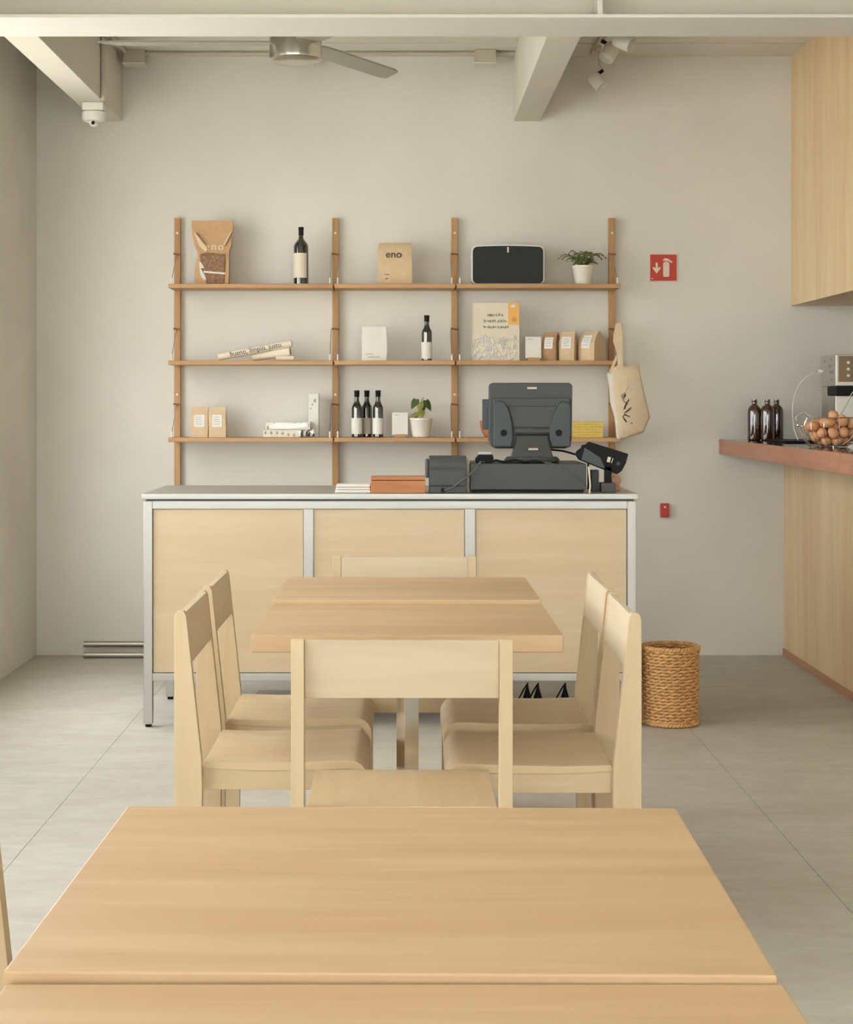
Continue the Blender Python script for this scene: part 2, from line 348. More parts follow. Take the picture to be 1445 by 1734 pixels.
# ceiling fan
FH = (X(501, 7.40), 7.40)
fan = thing('ceiling_fan', 'brushed metal ceiling fan with flat grey blades', 'fan', (FH[0], FH[1], 2.772))
MB().cyl((0,0,0.14), (0,0,CZ-2.772-0.03), 0.016, 14).lathe([(0.055,CZ-2.772-0.06),(0.06,CZ-2.772)]).build('downrod', M_chrome, fan)
MB().lathe([(0.05,0.0),(0.098,0.004),(0.112,0.014),(0.114,0.026),(0.114,0.12),(0.10,0.135),(0.03,0.145)], n=40).build('motor_housing', steel('fan_steel', (205,200,190), 0.25), fan)
M_blade = mat('fan_blade', (164,158,146), 0.45, var=0.02)
for k in range(3):
    a = math.radians(60+120*k)
    bl = MB(); ln = [(0.10, 0.05), (0.17, 0.062), (0.745, 0.062), (0.79, 0.05)]
    tl = math.radians(-5)
    top = []; bot = []
    for (u, hw) in ln:
        for s in (-1, 1):
            uu = u+(0.06 if s > 0 and u > 0.7 else 0)
            y = s*hw*math.cos(tl); z = 0.084+s*hw*math.sin(tl)
            top.append((uu, y, z+0.004)); bot.append((uu, y, z-0.004))
    V = top+bot; fs = []
    for i in range(3):
        a0, b0, c0, d0 = 2*i, 2*i+1, 2*i+3, 2*i+2
        fs += [(a0,d0,c0,b0), (8+a0,8+b0,8+c0,8+d0), (a0,8+a0,8+d0,d0), (b0,c0,8+c0,8+b0)]
    fs += [(0,1,9,8), (6,14,15,7)]
    bl.add(V, fs).build('blade', M_blade, fan, rot=(0,0,a))
# track and spotlights
TX = 0.965
tr = tag(MB().box(TX-0.016, TX+0.016, 6.66, 8.72, CZ-0.022, CZ).build('light_track', M_grey_paint, bevel=0.002), 'painted lighting track fixed to the ceiling by the beam', 'lighting track')
def spot(px, py, Y, d, L, R, label):
    c = Vector((X(px, Y), Y, Z(py, Y))); d = Vector(d).normalized()
    r = thing('spotlight', label, 'spotlight', tuple(c), 0, 'spotlights on the ceiling track')
    rear = -d*L/2; side = d.cross(Vector((0,1,0))).normalized()
    if side.z < 0: side = -side
    q = d.to_track_quat('Z', 'Y')
    b = MB().lathe([(R*0.55,-L/2),(R*0.92,-L/2+0.004),(R,-L/2+0.015),(R,L/2-0.004),(R*0.96,L/2),(R*0.86,L/2),(R*0.82,L/2-0.02),(0.004,L/2-0.022)], n=28)
    o = b.build('lamp_head', M_white, r); o.rotation_mode = 'QUATERNION'; o.rotation_quaternion = q
    j = rear*0.75+side*R*1.05
    MB().cyl(tuple(j-side*0.012), tuple(j+side*0.022), 0.009, 10).build('hinge', M_black, r)
    e = j+side*0.022
    MB().tube([tuple(e), (e.x+(TX-c.x-e.x)*0.6, e.y, e.z+0.03), (TX-c.x, e.y, CZ-0.03-c.z)], 0.0055, 8).build('stem', M_grey_paint, r)
    MB().cbox((TX-c.x, e.y, CZ-0.0325-c.z), (0.03, 0.07, 0.02)).build('track_adapter', M_grey_paint, r, 0.003)
spot(1012, 138, 8.50, (0.55, -0.35, -0.75), 0.082, 0.034, 'white spotlight hanging closest to the back wall')
spot(1033, 88, 7.85, (-0.45, -0.35, -0.8), 0.082, 0.036, 'white spotlight tilted down between the other two')
spot(1057, 70, 7.45, (0.75, -0.5, -0.45), 0.088, 0.036, 'white spotlight turned towards the wooden wall cabinet')

# pipes at the floor along the back wall
for (py, yy, rr, px0, lab) in ((1091, 8.8245, 0.0155, 142, 'steel pipe fixed to the wall just above another pipe'), (1110, 8.74, 0.0155, 142, 'steel pipe lying on the floor below another pipe')):
    zz = max(rr, Z(py, yy))
    tag(MB().cyl((X(px0, yy), yy, zz), (1.0, yy, zz), rr, 16).build('steel_pipe', steel('pipe_steel', (176,168,154), 0.42)), lab, 'pipe')
# wall signs
sg = thing('fire_extinguisher_sign', 'red square fire extinguisher sign with white arrow', 'sign', (X(1123.5, BWY), BWY, Z(453.5, BWY)))
MB().box(-0.073, 0.073, -0.006, 0, -0.073, 0.073).build('sign_edge', M_print, sg, 0.002)
MB().box(-0.068, 0.068, -0.0075, -0.006, -0.068, 0.068).build('sign_face', M_red, sg)
def sp(px, py): return ((px-1123.5)/328.0, -(py-453.5)/328.0)
MB().prism([sp(*q) for q in ((1110.3,445),(1113.8,445),(1113.8,454),(1118.5,452),(1118.5,455),(1112,463.5),(1105.5,455),(1105.5,452),(1110.3,454))], 'y', -0.0085, -0.0075).build('arrow', M_print, sg)
ex = MB().prism([sp(*q) for q in ((1123,446),(1124.5,444),(1132,444),(1133.5,446),(1133.5,467),(1132,469),(1124.5,469),(1123,467))], 'y', -0.0085, -0.0075)
ex.prism([sp(*q) for q in ((1122.5,441),(1125,437.5),(1131,438),(1139,444),(1137,445.5),(1130,441),(1130,443),(1126.5,443),(1126.5,440.5),(1124,442.5))], 'y', -0.0085, -0.0075)
ex.build('extinguisher_symbol', M_print, sg)
MB().cyl((sp(1104.5,472)[0], -0.0085, sp(1104.5,472)[1]), (sp(1104.5,472)[0], -0.0075, sp(1104.5,472)[1]), 0.004, 10).build('dot', M_print, sg)
al = thing('wall_alarm', 'small red box on the wall below the fire sign', 'alarm box', (X(1125.5, BWY), BWY, Z(864, BWY)))
MB().box(-0.022, 0.022, -0.022, 0, -0.036, 0.036).build('body', M_red2, al, 0.003)
MB().cyl((0, -0.024, 0.018), (0, -0.022, 0.018), 0.005, 12).build('button', M_white, al)

# ================================================================ BAR ON THE RIGHT
BX = 1.962
bar = thing('bar_counter', 'wooden bar counter clad in tall vertical boards', 'counter', (BX, 8.84, 0))
yb = [8.8408, 8.69, 7.85, 7.0, 6.15, 5.3]
for i in range(5): MB().box(0, 0.02, yb[i+1]-8.84+0.0008, yb[i]-8.84-0.0008, 0.036, 1.04).build('board', M_bar, bar, 0.0012)
MB().box(0.02, 0.62, 5.3-8.84, 0.0, 0.0, 1.04).build('carcass', M_bar, bar)
MB().box(-0.006, 0.02, 5.3-8.84, 0.0, 0.0, 0.036).build('plinth', M_plinth, bar, 0.001)
ct = thing('stone_countertop', 'polished dark bar top with reddish brown wooden edge', 'countertop', (1.628, 8.84, 1.04))
MB().box(0.012, 1.0, 5.2-8.84, 0.0, 0.0, 0.0745).build('slab', M_stone, ct)
yj = [8.8406, 7.66, 6.4, 5.2]
for i in range(3): MB().box(0, 0.012, yj[i+1]-8.84+0.0006, yj[i]-8.84-0.0006, 0.0, 0.0745).build('edge_strip', M_edge, ct)
CT = 1.1145
cb = thing('wall_cabinet', 'tall pale wooden overhead cabinet above the bar', 'cabinet', (2.0, 8.84, 1.803))
yc = [8.84, 8.30, 7.75, 7.2, 6.7945]
for i in range(4): MB().box(0, 0.02, yc[i+1]-8.84+(0.0006 if i < 3 else 0), yc[i]-8.84-(0.0006 if i else 0), 0.0, CZ-1.803).build('board', M_bar, cb, 0.001)
MB().box(0.02, 0.75, 6.7945-8.84, 0.0, 0.0, CZ-1.803).build('carcass', M_bar, cb)

# amber bottles
def amber(px, Y, label):
    r = thing('amber_bottle', label, 'bottle', (X(px, Y), Y, CT), 0, 'amber bottles on the bar top')
    MB().lathe([(0.028,0.0),(0.033,0.004),(0.0345,0.012),(0.0345,0.142),(0.032,0.158),(0.024,0.171),(0.0145,0.178),(0.0125,0.182),(0.0125,0.188)], n=28).build('bottle_body', M_amber, r)
    MB().lathe([(0.0145,0.188),(0.0145,0.192),(0.0135,0.194),(0.0135,0.205),(0.0105,0.205),(0.0105,0.196)], n=20).build('bottle_neck', M_amber, r)
amber(1278, 8.62, 'amber glass bottle standing a little apart on the bar')
amber(1300, 8.58, 'amber glass bottle in front of the other two')
amber(1315.5, 8.67, 'amber glass bottle half hidden behind another bottle')
# coffee machine
cm = thing('coffee_machine', 'steel coffee machine with round buttons on the bar', 'coffee machine', (2.0, 7.93, CT))
M_ms = steel('machine_steel', (200,198,192), 0.32); M_bronze = steel('bronze_panel', (132,112,88), 0.4)
MB().box(0.0, 0.42, 0.0, 0.29, 0.265, 0.412).build('upper_housing', M_ms, cm, 0.004)
MB().box(0.012, 0.41, -0.006, 0.0, 0.285, 0.405).build('front_panel', M_bronze, cm, 0.002)
MB().box(0.004, 0.41, 0.14, 0.28, 0.0, 0.265).build('column', M_ms, cm, 0.004)
MB().box(0.004, 0.16, 0.02, 0.14, 0.09, 0.222).build('tank', M_ms, cm, 0.004)
MB().box(-0.004, 0.42, -0.03, 0.14, 0.222, 0.265).build('drip_guard', M_black, cm, 0.004)
MB().box(0.0, 0.42, -0.03, 0.28, 0.0, 0.06).build('drip_tray', M_ms, cm, 0.004)
for k in range(3):
    MB().cyl((0.056, -0.014, 0.374-0.03*k), (0.056, -0.006, 0.374-0.03*k), 0.0068, 12).build('button', M_white, cm)
    MB().box(0.07, 0.2, -0.009, -0.006, 0.371-0.03*k, 0.377-0.03*k).build('label_strip', mat('bronze_label', (120,96,72), 0.5), cm)
for (y, z) in ((0.20,0.385),(0.08,0.39),(0.12,0.36),(0.08,0.36),(0.06,0.332),(0.10,0.332),(0.08,0.296)):
    MB().cyl((-0.003, y, z), (0, y, z), 0.0055, 10).build('screw', M_steel, cm)
MB().cyl((-0.02, 0.25, 0.337), (0.0, 0.25, 0.337), 0.011, 14).build('hose_fitting', M_white, cm)
h0 = (1.98, 8.18, CT+0.337)
hs = [h0]+[(X(px, 8.15), 8.15, Z(py, 8.15)) for px, py in ((1378,631),(1366,638),(1354,651),(1346,668),(1342.5,688),(1343,708),(1345,725))]
hs.append((X(1352,8.1), 8.1, CT+0.0125))
tag(MB().tube(hs, 0.0032, 8).build('water_hose', mat('clear_hose', (214,208,192), 0.3)), 'thin pale hose curving down from the coffee machine', 'hose')
tag(MB().box(X(1312,8.3), X(1362,8.3)+0.04, 8.05, 8.52, CT, CT+0.008).build('bar_black_sheet', M_black, bevel=0.003), 'flat black sheet lying on the bar beside the bottles', 'tray')  # thin black sheet on the bar top
# wire egg basket shaped like a hen, with eggs
EB = Vector((X(1412, 7.30), 7.30, CT))
hb = thing('egg_basket', 'hen shaped wire basket full of brown eggs', 'basket', tuple(EB))
M_w = steel('basket_wire', (216,212,204), 0.2)
wb = MB()
RX, RY, RZ = 0.125, 0.100, 0.095; zc = 0.088
ring = lambda z, n=40: [(RX*math.sqrt(max(0.02, 1-((z-zc)/RZ)**2))*math.cos(2*PI*k/n), RY*math.sqrt(max(0.02, 1-((z-zc)/RZ)**2))*math.sin(2*PI*k/n), z) for k in range(n)]
for z in (0.004, 0.125): wb.tube(ring(z), 0.0018, 6, True)
wb.build('basket_rings', M_w, hb)
for k in range(12):
    a = 2*PI*k/12
    pts = []
    for i in range(12):
        z = 0.006+0.119*i/11; q = math.sqrt(max(0.02, 1-((z-zc)/RZ)**2)); pts.append((RX*q*math.cos(a), RY*q*math.sin(a), z))
    MB().tube(pts, 0.0012, 6).build('basket_rib', M_w, hb)
def hp(px, py, y=-0.02): return (X(px, 7.30)-EB.x, y, Z(py, 7.30)-EB.z)
MB().tube([hp(1378,706.5,-0.062), hp(1373,707.5,-0.050), hp(1368,704,-0.034)]+[hp(*q) for q in ((1362,699),(1357,698.5),(1350,702),(1346,708),(1348,712))], 0.0026, 8).build('head_wire', M_w, hb)
MB().tube([hp(*q) for q in ((1350,717),(1354,723),(1359,732),(1362,740),(1366,748),(1373,754),(1386,756))], 0.0026, 8).tube([hp(*q) for q in ((1352,722),(1356,733),(1359,742),(1364,750),(1372,755.5))], 0.0026, 8).build('breast_wire', M_w, hb)
for a_ in (0.35, 1.35, 2.35): MB().tube([(0.060*math.cos(a_)*t, 0.049*math.sin(a_)*t, 0.0035) for t in (-1, 0, 1)], 0.0018, 6).build('base_wire', M_w, hb)
MB().ball(hp(1350,720), 0.006, 0.004, 0.008).ball(hp(1357,722), 0.004, 0.003, 0.006).build('wattle', M_w, hb)
MB().tube([hp(*q) for q in ((1418,709),(1425,696),(1433,683),(1440,668),(1450,655),(1462,660))], 0.0028, 8).build('handle', M_w, hb)
MB().tube([(p[0], -0.105, p[2]) for p in [hp(*q) for q in ((1446,690),(1447,708),(1442,722),(1436,735),(1427,746),(1416,753))]], 0.003, 8).build('wing_wire', M_w, hb)
me_b = MB(); prof = []
for i in range(13):
    t = PI*i/12; z = -0.029*math.cos(t); r = 0.0222*math.sin(t)*(1-0.12*math.cos(t)*-1*0.9); prof.append((max(r, 0.0004), z))
egg0 = None; cnt = 0; placed = []
import numpy as np
from mathutils import Euler
rnd = random.Random(21); N = 32; RE = 0.0216; HE = 0.0045; P, AX, ROT = [], [], []
for i in range(N):
    a = i*2.399; q = math.sqrt((i % 8+0.5)/8); e = Euler((rnd.uniform(-1.3,1.3), rnd.uniform(-1.3,1.3), rnd.uniform(0,6)))
    P.append((0.070*q*math.cos(a), 0.048*q*math.sin(a), 0.035+0.048*(i//8))); ROT.append(e); AX.append(tuple((e.to_matrix() @ Vector((0,0,1)))*HE))
P = np.array(P); AX = np.array(AX); SG = np.array([1.0, 1.0, -1.0, -1.0]), np.array([1.0, -1.0, 1.0, -1.0]); iu = np.triu_indices(N, 1)
IN = np.array([RX, RY, RZ])-(RE+0.0016); C0 = np.array([0, 0, zc])
for it in range(4000):
    P[:, 2] -= 0.0004 if it < 2500 else 0.00004
    P[:, :2] *= 0.9995 if it < 2500 else 1.0
    for rep_ in range(2):
        acc = np.zeros_like(P); cnt = np.full((N, 1), 1e-9)
        for s1, s2 in zip(*SG):
            d = (P[iu[0]]+s1*AX[iu[0]])-(P[iu[1]]+s2*AX[iu[1]]); L = np.linalg.norm(d, axis=1); m_ = L < 2*RE
            if m_.any():
                c_ = d[m_]/L[m_, None]*((2*RE-L[m_])*0.5)[:, None]
                np.add.at(acc, iu[0][m_], c_); np.add.at(acc, iu[1][m_], -c_); np.add.at(cnt, iu[0][m_], 1); np.add.at(cnt, iu[1][m_], 1)
        P += acc/np.maximum(cnt, 1)*1.3
        for s1 in (1, -1):
            Q = P+s1*AX; low = 0.0053+RE-Q[:, 2]; P[:, 2] += np.maximum(low, 0)
            Q = P+s1*AX; U = (Q-C0)/IN; U[:, 2] = np.minimum(U[:, 2], 0.30); n_ = np.linalg.norm(U, axis=1); o_ = n_ > 1
            if o_.any():
                hz = np.sqrt(np.maximum(0.02, 1-U[o_, 2]**2)); hr = np.hypot(U[o_, 0], U[o_, 1]); k_ = hz/np.maximum(hr, 1e-6)
                P[o_, 0] += Q[o_, 0]*(k_-1); P[o_, 1] += Q[o_, 1]*(k_-1)
for p, e in zip(P, ROT):
    if egg0 is None: egg0 = o = MB().lathe(prof, n=16).build('egg', M_egg, smooth=80)
    else: o = egg0.copy(); COL.objects.link(o)
    o.location = EB+Vector(p); o.scale = (0.98, 0.98, 0.90); o.rotation_euler = e
    tag(o, 'brown egg heaped in the hen shaped wire basket', 'egg', 'eggs in the wire basket')

# ================================================================ SHELVES ON THE BACK WALL
SZ = [1.900, 1.515, 1.128]; UX = [-1.165, -0.352, 0.261, 1.071]; SF, SB = 8.585, 8.800
sh = thing('shelving_unit', 'oak wall shelving with four uprights and nine shelves', 'shelf', (0, BWY, 0))
for x in UX:
    u = MB().box(x-0.0155, x+0.0155, SB-BWY, -0.001, 0.45, 2.253).build('upright', M_oak, sh, 0.002)
    for z in (2.175, 1.345):
        MB().cyl((x, SB-BWY-0.003, z), (x, SB-BWY, z), 0.006, 12).build('screw_cap', M_clip, u)
for z in SZ:
    for i in range(3):
        x0, x1 = UX[i]+0.004, UX[i+1]-0.004
        if i == 0: x0 = UX[0]-0.016
        if i == 2: x1 = UX[3]+0.016
        s = MB().box(x0, x1, SF-BWY, SB-BWY, z-0.022, z).build('shelf', M_oak_x, sh, 0.003)
        for (xx, sg_) in ((x0+0.016 if i else x0+0.014, 1), (x1-0.016 if i < 2 else x1-0.014, -1)):
            xt = xx
            MB().tube([(xt, SB-BWY+0.005, z+0.165), (xx, SF-BWY+0.02, z+0.02)], 0.0021, 6).build('bracket_wire', M_wire, sh)
            MB().box(xx-0.0035, xx+0.0035, SF-BWY+0.012, SF-BWY+0.024, z, z+0.032).build('clip', M_clip, sh, 0.001)
    for x in UX:
        MB().tube([(x-0.019, SB-BWY-0.003, z+0.169), (x+0.020, SB-BWY-0.003, z+0.164)], 0.0042, 8).build('cord_peg', M_rope, sh)

IY = 8.69
def place(px, k, Y=IY): return (X(px, Y), Y, SZ[k])
def W(n, Y=IY): return n*Y/F
# --- bags
def bag(name, label, px, k, rows, m, Y=IY, rotz=0.0, group=None, jit=0.0012):
    """paper bag lofted through rows (height, half width, half depth, x shift)"""
    r = thing(name, label, 'bag', place(px, k, Y), rotz, group)
    rings = []; n = 6
    for (h, hw, hd, dx) in rows:
        rg = []
        for i in range(n): rg.append((-hw+2*hw*i/n+dx, -hd*(1 if 0 < i < n else 0.94), h))
        for i in range(2): rg.append((hw+dx, -hd*0.94+2*hd*0.94*i/2*1.0, h))
        for i in range(n): rg.append((hw-2*hw*i/n+dx, hd*(1 if 0 < i < n else 0.94), h))
        for i in range(2): rg.append((-hw+dx, hd*0.94-2*hd*0.94*i/2, h))
        rings.append([(p[0]+random.uniform(-jit,jit), p[1]+random.uniform(-jit,jit), p[2]+(random.uniform(-jit,jit) if 0 < h < rows[-1][0] else 0)) for p in rg])
    r_o = MB().loft(rings).build('bag_body', m, r, smooth=28)
    return r
# tall kraft pouch with a clear window
r = bag('coffee_pouch', 'tall kraft pouch with clear front window and pinched side', 360, 0,
        [(0, 0.085, 0.034, -0.002), (0.05, 0.085, 0.040, 0), (0.11, 0.083, 0.036, 0.002), (0.145, 0.078, 0.03, 0.008), (0.17, 0.080, 0.026, 0.006), (0.20, 0.093, 0.018, 0.004), (0.25, 0.100, 0.009, 0.0), (0.30, 0.105, 0.005, 0), (0.327, 0.103, 0.004, 0)], M_kraft)
M_gran = mat('granola', (136,98,68), 0.5, var=0.5, scale=70, bump=0.6, bscale=80)
def pp(px, py): return ((px-360)*IY/F, -(py-479)*IY/F)
MB().prism([pp(*q) for q in ((351,477),(348,464),(342,452),(341,440),(340,428),(352,425),(372,427),(381,428),(383,440),(382,462),(381,477))], 'y', -0.0435, -0.030).build('window', M_gran, r, 0.003)
MB().prism([pp(*q) for q in ((347,456),(383,459),(383,462),(347,459))], 'y', -0.0455, -0.043).build('seal_strip', M_print, r)
MB().prism([pp(*q) for q in ((330,391),(332,391),(353,418),(350,424),(339,414))], 'y', -0.033, -0.014).prism([pp(*q) for q in ((391,389),(393,391),(381,414),(379,413))], 'y', -0.030, -0.012).build('film_crease', mat('film_crease_tan', (214,186,152), 0.25), r)
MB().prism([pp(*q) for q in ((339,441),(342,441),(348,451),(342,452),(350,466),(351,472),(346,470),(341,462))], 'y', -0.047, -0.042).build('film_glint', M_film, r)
lettering('eno', 0.054, M_print, r, (0.011, -0.0222, pp(360,415)[1]), (PI/2-0.12,0,0), sp=1.25)
# wine bottle
def bottle(name, label, px, k, h, R, m_lab, lab, Y=IY, neck=0.0115, group=None, sh_=0.66, strip=True):
    r = thing(name, label, 'bottle', place(px, k, Y), 0, group)
    MB().lathe([(R*0.85,0),(R,0.004),(R,h*sh_),(R*0.93,h*(sh_+0.04)),(R*0.66,h*(sh_+0.09)),(neck*1.25,h*(sh_+0.13)),(neck,h*(sh_+0.17)),(neck,h*0.93)], n=28).build('bottle_body', M_bottle, r)
    MB().lathe([(neck*1.12,h*0.86),(neck*1.15,h*0.955),(neck*1.22,h*0.96),(neck*1.22,h*0.985),(neck*1.1,h),(0.003,h)], n=20).build('bottle_cap', M_black, r)
    n = 18; a0, a1 = lab[2], lab[3]
    ins = [(math.cos(a0+(a1-a0)*i/n)*(R+0.0004), math.sin(a0+(a1-a0)*i/n)*(R+0.0004)) for i in range(n+1)]
    out = [(math.cos(a0+(a1-a0)*i/n)*(R+0.0012), math.sin(a0+(a1-a0)*i/n)*(R+0.0012)) for i in range(n, -1, -1)]
    MB().prism(ins+out, 'z', h*lab[0], h*lab[1]).build('bottle_label', m_lab, r)
    if 'oil' in name and strip:
        a0, a1 = -PI*0.64, -PI*0.50
        ins = [(math.cos(a0+(a1-a0)*i/4)*(R+0.0004), math.sin(a0+(a1-a0)*i/4)*(R+0.0004)) for i in range(5)]
        out = [(math.cos(a0+(a1-a0)*i/4)*(R+0.0012), math.sin(a0+(a1-a0)*i/4)*(R+0.0012)) for i in range(4, -1, -1)]
        MB().prism(ins+out, 'z', h*lab[1], h*sh_).build('white_strip', M_paper, r)  # narrow white strip from the label up to the shoulder
    return r
bottle('wine_bottle', 'tall dark wine bottle with cream label on top shelf', 510, 0, 0.294, 0.0375, M_cream, (0.12, 0.545, -PI*0.97, -PI*0.22))
# kraft bag, black lettering
r = bag('coffee_bag', 'pale kraft coffee bag printed with black lettering', 669, 0,
        [(0, 0.086, 0.042, 0), (0.04, 0.087, 0.045, 0), (0.12, 0.086, 0.043, 0), (0.18, 0.086, 0.032, 0), (0.205, 0.082, 0.018, 0), (0.213, 0.080, 0.010, 0)], M_kraft_l)
lettering('eno', 0.055, M_ink, r, (-0.006, -0.0415, 0.152), (PI/2-0.10,0,0))
MB().box(-0.052, -0.028, -0.0465, -0.044, 0.049, 0.052).box(-0.047, -0.037, -0.0465, -0.044, 0.026, 0.029).box(-0.048, -0.033, -0.0465, -0.044, 0.031, 0.033).build('small_print', M_ink, r)
# speaker
spk = thing('loudspeaker', 'white bodied loudspeaker with charcoal fabric grille', 'speaker', place(859, 0))
hw, hh = W(61.5), W(67)
def rrect(x0, x1, z0, z1, r, n=6, bow=0.0):
    pts = []
    for (cx_, cz_, a) in ((x1-r, z0+r, -PI/2), (x1-r, z1-r, 0), (x0+r, z1-r, PI/2), (x0+r, z0+r, PI)):
        for i in range(n+1):
            t = a+PI/2*i/n; x = cx_+r*math.cos(t); z = cz_+r*math.sin(t)
            if z > (z0+z1)/2: z += bow*(1-(x/((x1-x0)/2))**2)
            pts.append((x, z))
        if a == 0:
            for i in range(1, 8):
                x = (x1-r)+(x0+r-x1+r)*i/8; pts.append((x, z1+bow*(1-(x/((x1-x0)/2))**2)))
    return pts
MB().prism(rrect(-hw, hw, 0, hh-0.006, 0.028, bow=0.006), 'y', -0.068, 0.08).build('speaker_body', M_white, spk, 0.004)
MB().prism(rrect(-hw+0.007, hw-0.007, 0.004, hh-0.014, 0.022, bow=0.006), 'y', -0.074, -0.066).build('grille', mat('grille_fabric', (46,49,48), 0.9, var=0.35, scale=260), spk, 0.003)
MB().box(-0.004, 0.004, -0.0755, -0.073, hh-0.042, hh-0.014).build('logo_plate', M_print, spk, 0.0008)
# fern in pot
def pot(r, rt, rb, h, m):
    MB().lathe([(rb*0.9,0),(rb,0.003),(rt*0.985,h-0.01),(rt,h-0.009),(rt,h),(rt*0.9,h),(rt*0.88,h-0.02),(0.004,h-0.022)], n=32).build('pot', m, r)
    MB().lathe([(rt*0.87,h-0.02),(rt*0.5,h-0.012),(0.003,h-0.01)], n=20).build('soil', M_soil, r)
fr = thing('potted_fern', 'small fern in a white ceramic pot', 'potted plant', place(987.5, 0))
pot(fr, 0.0545, 0.0405, 0.098, M_ceram)
for k in range(22):
    a = 2*PI*k/22*2.399+0.3; L = random.uniform(0.06, 0.125); lift = random.uniform(0.035, 0.105)
    fm = MB(); P = []
    for i in range(8):
        t = i/7; P.append(Vector((math.cos(a)*L*t, math.sin(a)*L*t*0.75, 0.085+lift*math.sin(t*2.3)/math.sin(1.6)*0.9)))
    fm.tube([tuple(p) for p in P], 0.0011, 4)
    for i in range(1, 8):
        d = (P[i]-P[i-1]).normalized(); s = d.cross(Vector((0,0,1))).normalized(); wl_ = 0.021*math.sin(PI*(0.15+0.8*i/7))+0.004
        for sg_ in (-1, 1):
            q = P[i]+s*sg_*wl_+d*0.008-Vector((0,0,0.004)); mid = P[i]+s*sg_*wl_*0.5
            fm.add([P[i]-d*0.002, mid-d*0.004, q, mid+d*0.008, mid+d*0.002+Vector((0,0,0.002))], [(0,1,4),(1,2,4),(2,3,4),(3,0,4),(0,3,2,1)])
    fm.build('frond', M_leaf, fr)
# --- middle shelf
rl = 'rolled paper bundles on the middle shelf'
def roll(label, c0, c1, r0, text=None):
    p0, p1 = Vector(c0), Vector(c1); d = p1-p0; L = d.length
    r = thing('paper_roll', label, 'paper roll', tuple((p0+p1)/2-Vector((0,0,r0))), 0, rl)
    b = MB(); n = 20
    b.loft([[(x, math.cos(2*PI*k/n)*r0, math.sin(2*PI*k/n)*r0) for k in range(n)] for x in (-L/2, -L/2+0.004, L/2-0.004, L/2)])
    o = b.build('roll_body', M_cream, r, loc=(0,0,r0), rot=(0, -math.asin(d.z/L), math.atan2(d.y, d.x)))
    MB().tube([(s_*(L/2+0.001), math.cos(t*0.4)*r0*(0.95-t*0.02), math.sin(t*0.4)*r0*(0.85-t*0.018)) for s_ in (1,) for t in range(40)], 0.0012, 4).build('spiral_edge', M_kraft_l, o)
    MB().tube([(-L/2-0.001, math.cos(t*0.4)*r0*(0.95-t*0.02), math.sin(t*0.4)*r0*(0.85-t*0.018)) for t in range(40)], 0.0012, 4).build('spiral_edge', M_kraft_l, o)
    if text: lettering(text, 0.036, M_ink, o, (0.008, -r0*1.01, 0.002), sx=0.92)
    return r
z1 = SZ[1]
roll('cream paper roll printed with black words, lying on top', (X(370,8.645), 8.645, z1+0.0185), (X(494,8.645), 8.645, z1+0.0875), 0.0185, 'bueno, limpio, justo.')
roll('plain cream paper roll propped under the printed roll', (X(428,8.66), 8.676, z1+0.0215), (X(492,8.66), 8.646, z1+0.0455), 0.0218)
roll('plain cream paper roll lying flat on the middle shelf', (X(468,8.635), 8.635, z1+0.012), (X(498,8.635), 8.635, z1+0.012), 0.012)
r = bag('white_pouch', 'crumpled white paper pouch on the middle shelf', 634, 1, [(0, 0.062, 0.026, 0), (0.05, 0.063, 0.03, 0), (0.11, 0.062, 0.022, 0), (0.15, 0.062, 0.008, 0), (0.174, 0.062, 0.005, 0)], M_paper, jit=0.0022)
MB().box(-0.045, -0.006, -0.0315, -0.0295, 0.033, 0.0355).box(-0.03, 0.0, -0.032, -0.029, 0.018, 0.0205).box(0.004, 0.03, -0.032, -0.029, 0.018, 0.0205).build('small_print', mat('grey_print', (150,146,138), 0.8), r)
oil = dict(h=0.232, R=0.0265)
ob = bottle('oil_bottle', 'single small dark oil bottle on the middle shelf', 723, 1, 0.232, 0.0265, M_paper, (0.05, 0.41, -PI*0.98, -PI*0.05), sh_=0.62)
# book
bk = thing('picture_book', 'cream book in clear wrap with orange sticker', 'book', place(839, 1, 8.66))
bw, bh = W(40.5, 8.66), W(98, 8.66)
cov = MB().box(-bw, bw, -0.014, -0.011, 0, bh).build('cover', M_cream, bk, 0.0008)
MB().box(-bw+0.004, bw-0.003, -0.011, 0.011, 0.003, bh-0.003).build('pages', M_paper, bk)
MB().box(-bw, bw, 0.011, 0.014, 0, bh).build('cover', M_cream, bk, 0.0008)
MB().box(-bw-0.001, -bw+0.004, -0.014, 0.014, 0, bh).build('spine', M_cream, bk, 0.001)
MB().box(-bw+0.010, -bw+0.012, -0.0146, -0.014, 0.0, bh).build('cover_groove', M_kraft_l, cov)
MB().box(bw-0.056, bw-0.001, -0.0150, -0.014, bh-0.112, bh).build('sticker', M_orange, cov)
MB().prism([(bw-0.032+0.013*math.cos(t*0.4), bh-0.017+0.008*math.sin(t*0.4)) for t in range(16)], 'y', -0.0156, -0.0150).build('sticker_mark', M_paper, cov)
MB().prism([(bw-0.026+0.013*math.cos(t*0.4), bh-0.085+0.013*math.sin(t*0.4)) for t in range(16)], 'y', -0.0156, -0.0150).build('sticker_mark', mat('sticker_ochre', (214,152,78), 0.7), cov)
def scribble(x0, x1, z, h, seed, y):
    rnd = random.Random(seed); L = []; x = x0
    while x < x1:
        wd = rnd.uniform(0.006, 0.012); pts = []
        for i in range(7):
            pts.append((x+wd*i/6, y, z+h*(0.5*math.sin(i*1.7+rnd.uniform(0,2)))*rnd.uniform(0.5, 1.15)))
        L.append(pts); x += wd*rnd.uniform(1.0, 1.5)
    return L
